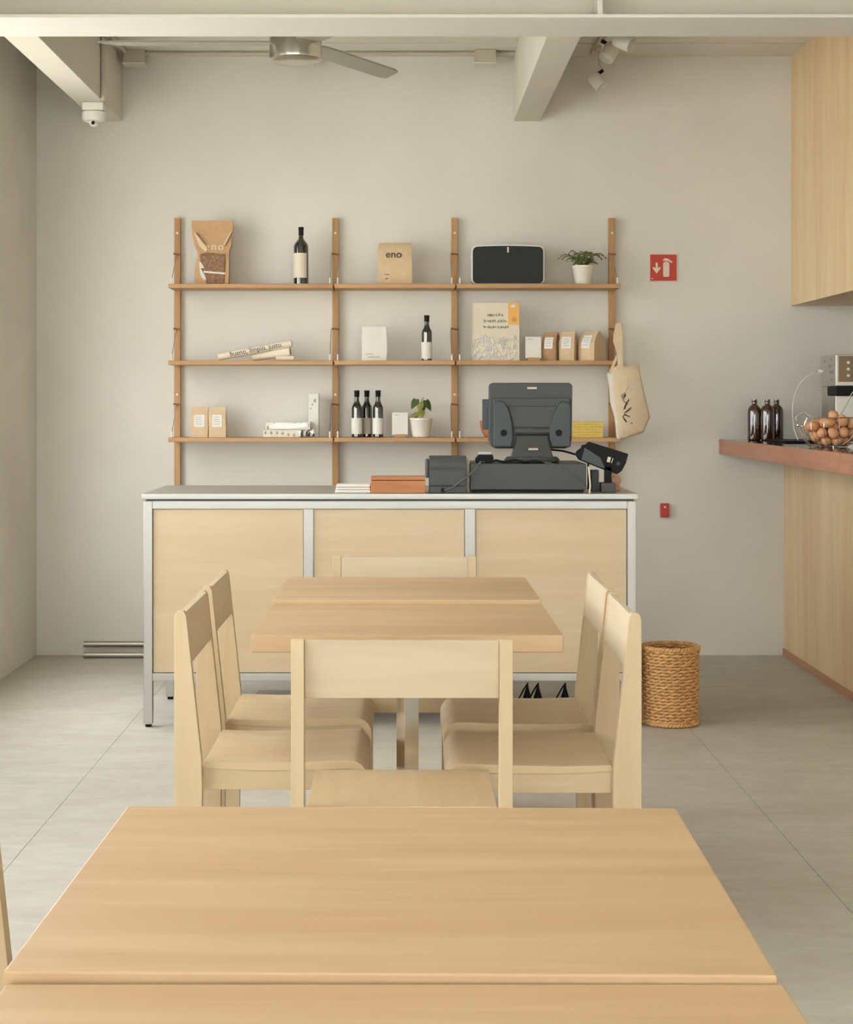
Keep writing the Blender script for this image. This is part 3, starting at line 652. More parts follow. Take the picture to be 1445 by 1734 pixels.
strokes('cover_script', scribble(-0.040, 0.038, bh-0.062, 0.017, 1, -0.0143)+scribble(-0.060, 0.050, bh-0.093, 0.017, 2, -0.0143)+scribble(-0.062, 0.062, bh-0.123, 0.016, 3, -0.0143), 0.0008, M_ink, cov)
wr = MB(); rnd = random.Random(5)
for k in range(80):
    cx0 = rnd.uniform(-bw+0.012, bw-0.02); cz0 = rnd.uniform(0.008, bh*0.40); a = rnd.uniform(-1.2, 1.2)+PI/2; L = rnd.uniform(0.01, 0.03)
    wr.tube([(max(-bw+.004, min(bw-.004, cx0+math.cos(a)*L*t+0.006*math.sin(t*3))), -0.0146, max(0.003, cz0+math.sin(a)*L*t)) for t in (-1,-0.4,0.3,1)], [0.001,0.0036,0.0036,0.001], 5)
wr.build('wrap_crinkles', M_film, cov)
# cards on wooden stands
def card(px, k, w_, h_, label):
    r = thing('card_holder', label, 'card', place(px, k, 8.66))
    MB().box(-w_, w_, -0.003, 0.003, 0.012, h_).build('card', M_paper, r, 0.0008, rot=(-0.06,0,0))
    MB().box(-w_*0.72, w_*0.76, -0.02, 0.02, 0, 0.016).build('wooden_stand', M_oak_x, r, 0.001)
    MB().box(-w_*0.75, -w_*0.1, -0.0036, -0.003, h_-0.014, h_-0.0115).build('card_print', mat('red_print', (196,150,120), 0.8), r, rot=(-0.06,0,0))
card(903.5, 1, 0.040, 0.122, 'white card on wooden stand beside the cream book')
card(677.5, 2, 0.040, 0.126, 'white card on wooden stand between oil bottles and plant')
def lab_bag(px, k, hw, hd, h, m, label, rotz, grp, lab=(0.6,0.36,0.82), Y=IY):
    r = bag('paper_bag', label, px, k, [(0, hw, hd, 0), (h*0.3, hw*1.02, hd*1.04, 0), (h*0.62, hw, hd*0.98, 0), (h*0.84, hw*0.98, hd*0.62, 0), (h*0.97, hw*0.96, hd*0.25, 0), (h, hw*0.95, hd*0.2, 0)], m, Y, rotz, grp)
    def dep(q):
        K_ = [(0,1),(0.3,1.04),(0.62,0.98),(0.84,0.62),(0.97,0.25),(1,0.2)]
        for (q0, d0), (q1, d1) in zip(K_, K_[1:]):
            if q <= q1: return hd*(d0+(d1-d0)*(q-q0)/(q1-q0))
    qs = sorted([lab[1], (lab[1]+0.62)/2, 0.62, lab[2]]) if lab[1] < 0.62 < lab[2] else [lab[1], lab[2]]
    lw = hw*lab[0]
    MB().loft([[(-lw, -dep(q)-0.0032, h*q), (lw, -dep(q)-0.0032, h*q), (lw, -dep(q)-0.0008, h*q), (-lw, -dep(q)-0.0008, h*q)] for q in qs]).build('bag_label', M_paper, r)
    lp = MB()
    for q in (0.25, 0.45, 0.62, 0.8):
        f_ = lab[1]+(lab[2]-lab[1])*q; yy = -dep(f_)-0.0042
        lp.box(-lw*0.7, lw*random.uniform(0.3,0.75), yy, yy+0.0014, h*f_-0.0010, h*f_+0.0010)
    lp.build('label_print', mat('grey_print', (150,146,138), 0.8), r)
    return r
g3 = 'labelled kraft bags on the middle shelf'
lab_bag(934, 1, 0.036, 0.042, 0.146, mat('brown_kraft', (176,140,104), 0.85, var=0.06, scale=40, bump=0.25, bscale=30), 'brown labelled paper bag beside the white card', -0.42, g3, (0.62,0.42,0.82), 8.70)
lab_bag(963, 1, 0.040, 0.042, 0.148, M_kraft_l, 'pale labelled paper bag between two other bags', -0.35, g3, (0.62,0.42,0.82), 8.69)
lab_bag(1003, 1, 0.045, 0.062, 0.150, M_kraft_l, 'wide labelled paper bag turned aside by the shelf end', -0.62, g3, (0.55,0.42,0.86), 8.69)
# --- low shelf
g2 = 'labelled kraft bags on the low shelf'
lab_bag(338.5, 2, 0.043, 0.03, 0.154, M_kraft_l, 'small labelled kraft bag beside the outer upright', 0.04, g2, (0.62,0.34,0.74))
lab_bag(369, 2, 0.043, 0.03, 0.154, M_kraft_l, 'small labelled kraft bag nearer the paper packets', 0.0, g2, (0.58,0.34,0.74))
pk = 'wrapped paper packets on the low shelf'
M_pkt = mat('packet_paper', (220,212,196), 0.6, var=0.04, scale=30)
def packet(px0, px1, z0, z1_, y0, y1, label, film):
    xa, xb = X(px0, 8.66), X(px1, 8.66)
    r = thing('paper_packet', label, 'packet', ((xa+xb)/2, 8.66, SZ[2]+z0), 0, pk); hw = (xb-xa)/2; h = z1_-z0
    MB().box(-hw, hw, y0, y1, 0, h).build('packet_body', M_pkt, r, 0.004)
    b = MB(); rnd = random.Random(px0)
    for i in range(7):
        x = -hw+0.012+(2*hw-0.024)*i/6
        b.ball((x, y0-0.001, h*rnd.uniform(0.25,0.75)), 0.006, 0.002, h*0.2, 8, 6)
    if film: MB().prism([(-hw*0.8,h*0.15),(-hw*0.3,h*0.08),(hw*0.6,h*0.2),(hw*0.95,h*0.45),(hw*0.8,h*0.9),(hw*0.2,h*0.78),(-hw*0.4,h*0.95),(-hw*0.85,h*0.6)], 'y', y0-0.003, y0).build('film_wrap', M_film, r, 0.001)
    b.build('printed_marks', mat('packet_marks', (178,168,150), 0.7), r)
    return r
packet(446, 512, 0, 0.038, -0.020, 0.05, 'cream paper packet lying under another packet', False)
packet(450, 526, 0.0382, 0.079, -0.018, 0.045, 'clear wrapped packet lying on top of another', True)
pp_ = thing('crinkled_wrapper', 'crinkled silver and black wrapper at packet end', 'wrapper', (X(520, 8.65), 8.628, SZ[2]))
cr = MB(); rnd = random.Random(11); rings = []
for i in range(9):
    x = -0.040+0.084*i/8; rad = 0.016+0.006*math.sin(i*2.1)
    rings.append([(x, math.cos(2*PI*k/10)*rad*0.5*rnd.uniform(0.6,1.1)-0.008, 0.020+max(-0.0195, math.sin(2*PI*k/10)*rad*rnd.uniform(0.7,1.3))) for k in range(10)])
cr.loft(rings).build('wrapper_body', M_film, pp_, smooth=5)
for (x, z, hgt) in ((-0.025,0.004,0.030),(0.0,0.003,0.034),(0.012,0.004,0.022),(0.034,0.003,0.018)):
    MB().prism([(x-0.004,z),(x+0.004,z+0.003),(x+0.006,z+hgt),(x,z+hgt*0.9),(x-0.005,z+hgt*0.5)], 'y', -0.022, -0.017).build('black_print', M_ink, pp_)
sb = thing('white_box', 'narrow white box standing upright by the shelf post', 'box', (X(531.5, 8.72), 8.735, SZ[2]))
MB().box(-0.026, 0.026, -0.03, 0.04, 0, 0.222).build('box_body', M_paper, sb, 0.002)
MB().ball((0.006,-0.0305,0.185), 0.007,0.001,0.01,8,6).ball((-0.006,-0.0305,0.165), 0.004,0.001,0.006,8,6).ball((-0.014,-0.0305,0.145), 0.003,0.001,0.005,8,6).build('printed_marks', mat('packet_marks', (178,168,150), 0.7), sb)
go = 'dark oil bottles on the low shelf'
bottle('oil_bottle', 'dark oil bottle with white label nearest the shelf post', 604.5, 2, 0.238, 0.0265, M_paper, (0.07, 0.41, -PI*0.98, -PI*0.05), group=go, sh_=0.62, Y=8.68)
bottle('oil_bottle', 'dark oil bottle with greyish label between two others', 621.5, 2, 0.238, 0.0265, mat('grey_label', (196,186,168), 0.8), (0.07, 0.41, -PI*0.98, -PI*0.05), group=go, sh_=0.62, Y=8.735, strip=False)
bottle('oil_bottle', 'dark oil bottle with white label nearest the card', 640.5, 2, 0.238, 0.0265, M_paper, (0.07, 0.41, -PI*0.98, -PI*0.05), group=go, sh_=0.62, Y=8.68)
# heart-leaved plant
pl = thing('potted_plant', 'heart leaved plant in a white tapered pot', 'potted plant', place(713, 2))
pot(pl, 0.059, 0.045, 0.097, M_ceram)
def heart(c, tip, wd, nrm, m):
    c = Vector(c); tip = Vector(tip); d = tip-c; L = d.length; d.normalize(); nrm = Vector(nrm).normalized(); s = d.cross(nrm).normalized()
    prof_ = [(-0.08,0.28),(-0.12,0.5),(0.0,0.85),(0.2,1.0),(0.45,0.82),(0.7,0.48),(0.9,0.16),(1.0,0.0)]
    lft = [c+d*L*t+s*wd*q-nrm*0.25*wd*q*q for t, q in prof_]; rgt = [c+d*L*t-s*wd*q-nrm*0.25*wd*q*q for t, q in prof_[:-1]]
    sp_ = [c+d*L*t for t in (0.0,0.02,0.1,0.25,0.45,0.7,0.9)]
    V = lft+rgt+sp_; n = len(V); V = V+[v-nrm*0.0008 for v in V]; fs = []
    for i in range(6):
        fs += [(i, i+1, 15+i+1, 15+i), (8+i, 15+i, 15+i+1, 8+i+1)]
    fs += [(6,7,21), (14,21,7)]
    fs += [tuple(n+j for j in f) for f in fs]
    return MB().add([tuple(v) for v in V], fs).build('leaf', m, pl, smooth=60)
def lp(px, py, dy=0.0): return ((px-713)*IY/F, dy, -(py-741)*IY/F)
MB().tube([lp(713,712), lp(712.5,695,-0.01), lp(713,683,-0.012), lp(717,673,-0.01)], 0.0018, 6).build('stem', M_leaf2, pl)
MB().tube([lp(712.5,690,-0.01), lp(708,680,-0.012), lp(704,677,-0.015)], 0.0013, 6).build('stem', M_leaf2, pl)
MB().tube([lp(713,684,-0.012), lp(718,678,-0.015), lp(722,680,-0.02)], 0.0013, 6).build('stem', M_leaf2, pl)
heart(lp(704,677,-0.018), lp(697,694,-0.035), 0.024, (-0.5,-0.8,0.3), M_leaf2)
heart(lp(722,679,-0.02), lp(730,697,-0.032), 0.022, (0.45,-0.8,0.3), M_leaf2)
heart(lp(713,684,-0.03), lp(709,699,-0.05), 0.017, (0.05,-1,0.25), M_leaf3)
heart(lp(717,686,-0.015), lp(717,700,-0.03), 0.014, (0.2,-1,0.2), M_leaf2)
heart(lp(708,700,-0.03), lp(694,707,-0.055), 0.015, (-0.3,-0.9,0.5), M_leaf3)
heart(lp(714,696,-0.03), lp(715,709,-0.052), 0.018, (0.1,-1,0.4), M_leaf3)
heart(lp(706,702,-0.01), lp(704,711,-0.045), 0.013, (-0.2,-1,0.4), M_leaf3)
# bowl behind the till, yellow packs
bo = thing('wooden_bowl', 'reddish wooden bowl holding yellow fruit behind the till', 'bowl', (X(832, 8.68), 8.68, SZ[2]))
MB().lathe([(0.025,0),(0.034,0.004),(0.050,0.03),(0.056,0.06),(0.058,0.085),(0.054,0.085),(0.050,0.062),(0.044,0.050),(0.004,0.047)], n=28).build('bowl_body', M_tray, bo)
fg = 'lemons in the wooden bowl'
for (dx, dy, dz) in ((-0.0265,0.0,0.0705),):
    f_ = MB().loft([[(x, math.cos(2*PI*k/14)*rad, math.sin(2*PI*k/14)*rad) for k in range(14)] for x, rad in ((-0.030,0.002),(-0.025,0.008),(-0.018,0.018),(0,0.0235),(0.018,0.018),(0.025,0.008),(0.030,0.002))]).build('lemon', mat('lemon_peel', (226,190,84), 0.5, bump=0.2), smooth=80)
    f_.location = (bo.location.x+dx, bo.location.y+dy, SZ[2]+dz); f_.rotation_euler = (0.0, 0.0, PI/2)
    tag(f_, 'yellow fruit lying in the wooden bowl', 'fruit')
for k in range(3):
    yp = thing('yellow_pack', ['yellow card pack lowest in its stack', 'yellow card pack between two others in its stack', 'yellow card pack topmost in its stack'][k], 'pack', (X(995, 8.66)+0.002*k, 8.66, SZ[2]+0.0265*k), 0, 'yellow packs stacked on the low shelf')
    MB().box(-0.074, 0.074, -0.04, 0.05, 0, 0.026).build('pack_body', M_yellow, yp, 0.0015)
    b = MB()
    for i in range(9): b.box(-0.052+0.0105*i, -0.052+0.0105*i+random.uniform(0.003,0.008), -0.0406, -0.040, 0.012, 0.0155)
    b.build('pack_print', mat('ochre_print', (172,140,60), 0.8), yp)
# tote bag hung at the end of the shelves
TY = 8.556
tb = thing('tote_bag', 'canvas tote bag hanging from the shelf end', 'bag', (X(1066, TY), TY, Z(745, TY)))
def tp(px, py): return ((px-1066)*TY/F, -(py-745)*TY/F)
body = [(1036,622),(1047,617),(1062,620),(1081,616),(1090,660),(1101,706),(1089,733),(1066,740),(1053,744),(1047,742),(1044,712),(1037,660)]
cx_, cz_ = tp(1066, 685)
fr_, mi_, bk_ = [], [], []
ring0 = [tp(*q) for q in body]
rings = [[((x-cx_)*s_+cx_, y_, (z-cz_)*s_+cz_) for x, z in ring0] for s_, y_ in ((0.86,-0.030),(0.95,-0.024),(1.0,-0.010),(1.0,0.008),(0.93,0.018))]
MB().loft(rings).build('bag_body', M_canvas, tb, smooth=50)
MB().prism([tp(*q) for q in ((1028,632),(1037,629),(1040,665),(1046,705),(1050,744),(1045,742),(1041,706),(1034,683),(1032,655))], 'y', -0.016, 0.010).build('side_fold', M_canvas_w, tb, 0.003)
MB().prism([tp(*q) for q in ((1042,549),(1052,545),(1054,565),(1055,610),(1055,632),(1046,633),(1045,600),(1038,578),(1039,566))], 'y', -0.020, -0.006).build('strap', M_canvas, tb, 0.003)
MB().prism([tp(*q) for q in ((1043,602),(1046,606),(1034,634),(1030,632))], 'y', -0.020, -0.010).build('strap', M_canvas, tb, 0.002)
MB().tube([(tp(1049,549)[0], -0.013, tp(1049,549)[1]), (1.098-X(1066,TY), 0.06, tp(0,547)[1]), (1.098-X(1066,TY), 0.235, tp(0,549)[1]), (1.083-X(1066,TY), 0.249, tp(0,549)[1])], 0.006, 8, sq=(1,0.4)).build('strap_loop', M_canvas, tb)
MB().tube([(tp(1063,628)[0], -0.027, tp(1063,628)[1]), (tp(1062,655)[0], -0.0315, tp(1062,655)[1]), (tp(1058,663)[0], -0.0315, tp(1058,663)[1])], 0.0012, 5).build('crease', M_kraft_l, tb)
def ts(*q): return [(tp(a,b)[0], -0.0315, tp(a,b)[1]) for a, b in q]
b = MB()
for l in (ts((1058,667),(1055,673),(1059,669)), ts((1055,694),(1059,685),(1064,676)), ts((1056,680),(1061,684)), ts((1056,700),(1061,696),(1068,690)), ts((1053,706),(1057,702),(1066,706)), ts((1054,706),(1057,711),(1060,715)), ts((1056,688),(1058,692)), ts((1067,716),(1070,717))):
    b.tube(l, [0.0016]+[0.0036]*(len(l)-2)+[0.0022], 6)
b.build('painted_lettering', M_ink, tb)
MB().prism([tp(*q) for q in ((1050,670),(1057,664),(1059,667),(1055,682))], 'y', -0.0312, -0.029).build('grey_patch', mat('grey_patch', (160,148,126), 0.9), tb)

# ================================================================ SERVICE COUNTER
KX0, KX1, KY0, KY1, KH = -1.045, 0.934, 6.87, 7.55, 0.938
kc = thing('service_counter', 'steel framed service counter with pale wooden panels', 'counter', (KX0, KY0, 0))
KW, KD = KX1-KX0, KY1-KY0; LG = 0.036
MB().box(-0.006, KW+0.006, -0.008, KD+0.008, KH-0.023, KH).build('worktop', M_steel, kc, 0.0025)
MB().box(0.01, KW-0.01, 0.005, KD-0.005, KH-0.030, KH-0.023).build('gap_shade_strip', M_dark, kc)  # charcoal strip: shade of the gap under the worktop put into its colour
for x in (0, KW-LG):
    for y in (0, KD-LG):
        l = MB().box(x, x+LG, y, y+LG, 0.012, KH-0.030).build('leg', M_steel_z, kc, 0.003)
        MB().cyl((x+LG/2, y+LG/2, 0), (x+LG/2, y+LG/2, 0.012), 0.013, 14).build('foot', M_black, l)
for (z0, z1_) in ((KH-0.062, KH-0.030), (0.186, 0.217)):
    for y in (0.001, KD-LG): MB().box(LG, KW-LG, y, y+LG-0.001, z0, z1_).build('rail', M_steel, kc, 0.002)
    for x in (0.001, KW-LG): MB().box(x, x+LG-0.001, LG, KD-LG, z0, z1_).build('rail', M_steel, kc, 0.002)
for pxa, pxb in ((514.5, 531), (787.5, 805)):
    MB().box(X(pxa, KY0)-KX0, X(pxb, KY0)-KX0, 0.001, LG, 0.217, KH-0.062).build('divider', M_steel_z, kc, 0.002)
pe = [LG, X(514.5,KY0)-KX0, X(531,KY0)-KX0, X(787.5,KY0)-KX0, X(805,KY0)-KX0, KW-LG]
for i in (0, 2, 4): MB().box(pe[i]+0.003, pe[i+1]-0.003, 0.010, 0.028, 0.219, KH-0.064).build('panel', M_panel, kc, 0.001)
for x in (0.010, KW-0.028): MB().box(x, x+0.018, LG+0.002, KD-LG-0.002, 0.219, KH-0.064).build('side_panel', M_panel, kc, 0.001)
MB().box(0.03, KW-0.03, 0.03, KD-0.03, 0.190, 0.206).build('bottom_shelf', M_steel, kc)
# things under the counter
tag(MB().prism([(0,0),(0.55,0),(0.53,0.055),(0.04,0.055)], 'y', 7.16, 7.44).build('steel_tray', M_steel, bevel=0.003), 'low steel tray on the floor beneath the counter', 'tray').location = (X(414,7.2), 0, 0.0)
ps = thing('power_strip', 'white power strip with black plugs beneath the counter', 'power strip', (X(893, 7.25), 7.25, 0))
MB().box(-0.12, 0.22, -0.03, 0.03, 0.0, 0.04).build('strip_body', M_white, ps, 0.005)
for x in (0.0, 0.045, 0.16):
    MB().lathe([(0.018,0.04),(0.018,0.055),(0.012,0.075),(0.006,0.095),(0.005,0.11)], (x,0,0), 12).build('plug', M_black, ps)
    MB().tube([(x,0,0.105),(x+0.004,0.02,0.112),(x-0.01,0.06,0.08),(x-0.04,0.12,0.004)], 0.0035, 6).build('cable', M_black, ps)

# --- on the counter
def K(px, Y): return X(px, Y)
np_ = thing('napkin_stack', 'stack of folded white napkins on the steel counter', 'napkins', (K(599, 6.98), 6.98, KH))
for k, (a, b_) in enumerate(((0,0.012),(0.013,0.022),(0.023,0.033))):
    MB().box(-0.073+0.002*k, 0.071-0.001*k, -0.06, 0.06, a, b_).build('napkin', M_paper, np_, 0.004, seg=3)
wt = thing('wooden_tray', 'reddish brown wooden box beside the receipt printer', 'box', (K(674.5, 6.97), 6.97, KH))
MB().box(-0.110, 0.110, -0.07, 0.07, 0, 0.050).build('box_body', M_tray, wt, 0.002)
MB().box(-0.110, 0.110, -0.07, 0.07, 0.052, 0.066).build('lid', M_tray, wt, 0.002)
pr = thing('receipt_printer', 'charcoal receipt printer beside the cash drawer', 'printer', (K(758, 6.98), 6.98, KH))
prof_p = [(-0.075,0.0),(0.085,0.0),(0.085,0.12),(0.06,0.148),(-0.04,0.150),(-0.062,0.146),(-0.074,0.13),(-0.077,0.11),(-0.072,0.092),(-0.075,0.085)]
MB().prism(prof_p, 'x', -0.075, 0.075).build('printer_body', M_dark, pr, 0.004)
MB().box(-0.090, -0.075, -0.06, 0.06, 0.06, 0.135).build('side_cover', M_dark, pr, 0.006)
MB().box(-0.07, 0.07, -0.078, -0.073, 0.028, 0.031).build('seam', M_black, pr)
MB().cyl((-0.02,-0.083,0.012), (-0.02,-0.074,0.012), 0.009, 12).build('cable_socket', M_black, pr)
dY = 6.93
cd = thing('cash_drawer', 'wide charcoal metal cash drawer under the till screen', 'cash drawer', (K(895, dY), dY, KH))
MB().box(-0.235, 0.235, 0, 0.40, 0.012, 0.118).build('drawer_body', M_dark, cd, 0.004)
MB().box(-0.225, 0.225, 0.01, 0.39, 0, 0.012).build('base', M_black, cd)
DT = KH+0.118
mY = 7.06
ts_ = thing('till_screen', 'charcoal touch screen till seen from the back', 'till', (K(901, mY), mY, DT))
def m2(px, py, Y=mY): return ((px-901)*Y/F, Z(py, Y)-DT)
def mp_(pts, Y=mY): return [m2(a, b, Y) for a, b in pts]
MB().prism(mp_([(829,652),(834,648),(966,648),(971,652),(970,745),(966,757),(958,760),(840,760),(833,756),(828,745)]), 'y', 0.03, 0.075).build('screen_housing', M_dark, ts_, 0.006)
MB().prism(mp_([(836,674),(966,674),(966,752),(960,758),(842,758),(836,752)]), 'y', 0.006, 0.03).build('back_cover', M_dark, ts_, 0.005)
MB().prism(mp_([(860,688),(944,688),(932,728),(872,728)]), 'y', -0.004, 0.006).build('centre_panel', M_dark, ts_, 0.004)
for wing in ([(836,757),(836,690),(840,680),(847,678.5),(854,681),(861,692),(867,713),(869,742),(866,757)], [(966,757),(967,690),(963,681),(950,680),(943,690),(935,708),(930,725),(930,742),(934,757)]):
    wo = MB().prism(mp_(wing), 'y', -0.020, 0.01).build('side_cover', M_dark2, ts_, 0.006)
    cxp = 853 if wing[0][0] < 900 else 946
    q = m2(cxp, 733); MB().cyl((q[0], -0.0225, q[1]), (q[0], -0.019, q[1]), 0.014, 18).build('screw_cap', M_black, wo)
MB().cyl((m2(871,730)[0], -0.004, m2(871,730)[1]), (m2(931,730)[0], -0.004, m2(931,730)[1]), 0.017, 20).build('hinge', M_dark, ts_)
MB().loft([[(x, y, z) for (x, y) in ((-a_, -b2), (a_, -b2), (a_, c2), (-a_, c2))] for (a_, b2, c2, z) in ((0.085,0.055,0.06,0.022),(0.076,0.045,0.05,0.05),(0.066,0.03,0.03,0.085),(0.063,0.02,0.02,m2(901,737)[1]))]).build('neck', M_dark, ts_, 0.006)
MB().lathe([(0.10,0.0),(0.112,0.004),(0.114,0.014),(0.104,0.024),(0.06,0.027)], n=36).build('foot', M_dark, ts_)
for (px, py, y_) in ((902,657,0.029),(902,760,-0.046)):
    q = m2(px, py); b = MB()
    for i in range(5): b.box(q[0]-0.019+0.008*i, q[0]-0.019+0.008*i+0.0062, y_-0.0035, y_+0.0015, q[1]-0.004, q[1]+0.004)
    b.build('maker_mark', M_print, ts_)
MB().box(m2(818,0)[0], m2(826,0)[0]+0.012, 0.055, 0.075, m2(0,728)[1], m2(0,676)[1]).build('card_reader', M_dark2, ts_, 0.004)
sc = thing('fingerprint_reader', 'small black reader with pale top on the cash drawer', 'reader', (K(820, 7.02), 7.02, DT))
MB().prism([(-0.036,0.0),(0.034,0.0),(0.038,0.02),(0.034,0.034),(-0.02,0.036),(-0.036,0.018)], 'y', -0.03, 0.03).build('reader_body', M_black, sc, 0.004)
MB().box(-0.022, 0.032, -0.031, 0.028, 0.034, 0.046).build('reader_top', mat('pale_grey_plastic', (196,190,180), 0.4), sc, 0.004)
# cables
cb_ = 'cables on the counter'
tag(MB().tube([(K(828,6.94), 6.938, DT+0.0052), (K(840,6.94), 6.9375, DT+0.013), (K(855,6.94), 6.938, DT+0.0052), (K(872,6.94), 6.937, DT+0.015), (K(890,6.94), 6.9375, DT+0.0052), (K(905,6.94), 6.937, DT+0.012), (K(918,6.94), 6.9375, DT+0.0052)], 0.0052, 8).build('black_cable', M_black), 'thick black cable lying along the cash drawer top', 'cable')
tag(MB().tube([(K(752,6.885), 6.895, KH+0.012), (K(765,6.89), 6.893, KH+0.020), (K(785,6.89), 6.893, KH+0.055), (K(803,6.9), 6.90, KH+0.088), (K(814,6.9), 6.912, DT+0.008), (K(820,6.94), 6.936, DT+0.007)], 0.0035, 8).build('grey_cable', mat('grey_cable', (92,92,88), 0.5)), 'grey cable sagging from printer to cash drawer', 'cable')
tag(MB().tube([(K(922,6.94), 6.94, DT+0.003), (K(932,6.92), 6.925, DT+0.004), (K(945,6.915), 6.924, DT-0.008), (K(965,6.915), 6.924, DT-0.035), (K(985,6.915), 6.924, DT-0.075), (K(992,6.915), 6.923, DT-0.10)], 0.0022, 6).build('grey_cable', mat('grey_cable', (92,92,88), 0.5)), 'thin grey cable hanging across the cash drawer front', 'cable')
tag(MB().tube([(K(933,7.1), 7.10, DT+0.052), (K(955,7.1), 7.12, DT+0.046), (K(978,7.1), 7.13, DT+0.03), (K(990,7.1), 7.15, DT+0.012), (K(996.5,7.2), 7.20, DT-0.01), (K(996.5,7.2), 7.20, KH)], 0.004, 8).build('black_cable', M_black), 'black cable sloping from the till to the card terminal', 'cable')
for xx, lab in ((0.2574, 'cream cable beside the receipt printer'), (0.2645, 'cream cable beside the cash drawer')):
    tag(MB().tube([(xx, 6.97, KH), (xx, 6.96, KH+0.04), (xx, 6.96, KH+0.09), (xx, 6.97, KH+0.14), (xx, 7.02, KH+0.13)], 0.0027, 8).build('cream_cable', M_cream), lab, 'cable')
tag(MB().tube([(K(999,6.92), 6.925, KH), (K(1000,6.92), 6.92, KH+0.03), (K(999,6.92), 6.93, KH+0.07), (K(997,6.94), 6.94, KH+0.105)], 0.0036, 8).build('cream_cable', M_cream), 'cream cable at the card terminal end of the drawer', 'cable')
# card terminal on stand
cY = 6.99
tm = thing('card_terminal', 'black card terminal tilted on a short stand', 'card terminal', (K(1030, cY), cY, KH))
def c2(pts, Y=cY): return [((a-1030)*Y/F, Z(b, Y)-KH) for a, b in pts]
MB().prism(c2([(1017,817),(1041,817),(1041,833.2),(1017,833.2)]), 'y', -0.04, 0.05).build('stand_base', M_dark, tm, 0.003)
MB().prism(c2([(1024,790),(1036,790),(1035,819),(1024,819)]), 'y', -0.012, 0.018).build('stand_post', M_black, tm, 0.002)
MB().prism(c2([(979,771),(998,748),(1064,768.5),(1060,784),(1053,797),(1045,803),(1024,796),(981,779)]), 'y', -0.012, 0.045).build('terminal_body', M_black, tm, 0.004)
MB().prism(c2([(976,766),(980,762),(985,759),(986,754),(992,753),(996,750),(1000,752),(990,776),(982,780),(976,771)]), 'y', -0.016, 0.03).build('paper_cover', M_black, tm, 0.003)
MB().prism(c2([(990,757),(1016,774),(1024,790),(1022,794),(984,779)]), 'y', -0.024, -0.012).build('cradle', M_dark2, tm, 0.004)
MB().prism(c2([(1029.5,773),(1034.5,774.5),(1032,783),(1027,781.5)]), 'y', -0.0135, -0.0115).build('sticker', M_print, tm)
MB().prism(c2([(1037.5,775.5),(1038.5,775.8),(1035.5,784),(1034.5,783.7)]), 'y', -0.0135, -0.0115).build('sticker', M_print, tm)
q = c2([(1046.5,785)])[0]; MB().cyl((q[0], -0.0135, q[1]), (q[0], -0.0115, q[1]), 0.008, 14).build('screw_cap', M_dark2, tm)
pw = thing('power_adapter', 'dark power adapter standing beside the card terminal', 'adapter', (K(1007.5, 7.06), 7.06, KH))
MB().box(-0.016, 0.014, -0.03, 0.03, 0, 0.088).build('adapter_body', M_dark, pw, 0.003)
tpr = thing('tape_roll', 'small salmon tape roll behind the card terminal', 'tape', (K(1044, 7.12), 7.12, KH))
MB().cyl((0,-0.012,0.042), (0,0.012,0.042), 0.020, 20).box(-0.012,0.012,-0.02,0.02,0,0.024).build('roll', M_pink, tpr, 0.002)

# ================================================================ TABLES
def table(label, cx, y0, y1, x0, x1, top, rotz, yped):
    cyy = (y0+y1)/2; cxx = (x0+x1)/2
    r = thing('cafe_table', label, 'table', (cxx, cyy, 0), rotz, 'square wooden cafe tables pushed together in pairs')
    hx, hy = (x1-x0)/2, (y1-y0)/2
    MB().box(-hx, hx, -hy, hy, top-0.043, top).build('table_top', M_table, r, 0.004, seg=2)
    MB().box(-0.021, 0.021, -0.021, 0.021, 0.012, top-0.055).build('column', M_chrome, r, 0.002, loc=(cx-cxx, yped-cyy, 0), rot=(0,0,math.radians(30)))
    MB().box(-0.17, 0.17, -0.14, 0.14, top-0.055, top-0.043).build('top_plate', M_black, r, loc=(cx-cxx, yped-cyy, 0))
    MB().box(-0.20, 0.20, -0.105, 0.105, 0.0, 0.012).build('base_plate', M_chrome, r, 0.002, loc=(cx-cxx, yped-cyy, 0))
table('wooden cafe table ringed by chairs, half nearer the long front table', 0.0095, 4.07, 4.6905, -0.363, 0.380, 0.750, 0, 4.315)
table('wooden cafe table ringed by chairs, half nearer the service counter', 0.0095, 4.692, 5.302, -0.359, 0.377, 0.762, 0, 4.875)
table('wooden cafe table without end chair, half nearer the ringed table', 0.0, 1.655, 2.335, -0.384, 0.366, 0.750, math.radians(-0.9), 1.965)
table('wooden cafe table without end chair, half nearer the shop front', 0.0, 0.965, 1.648, -0.384, 0.366, 0.742, 0, 1.305)

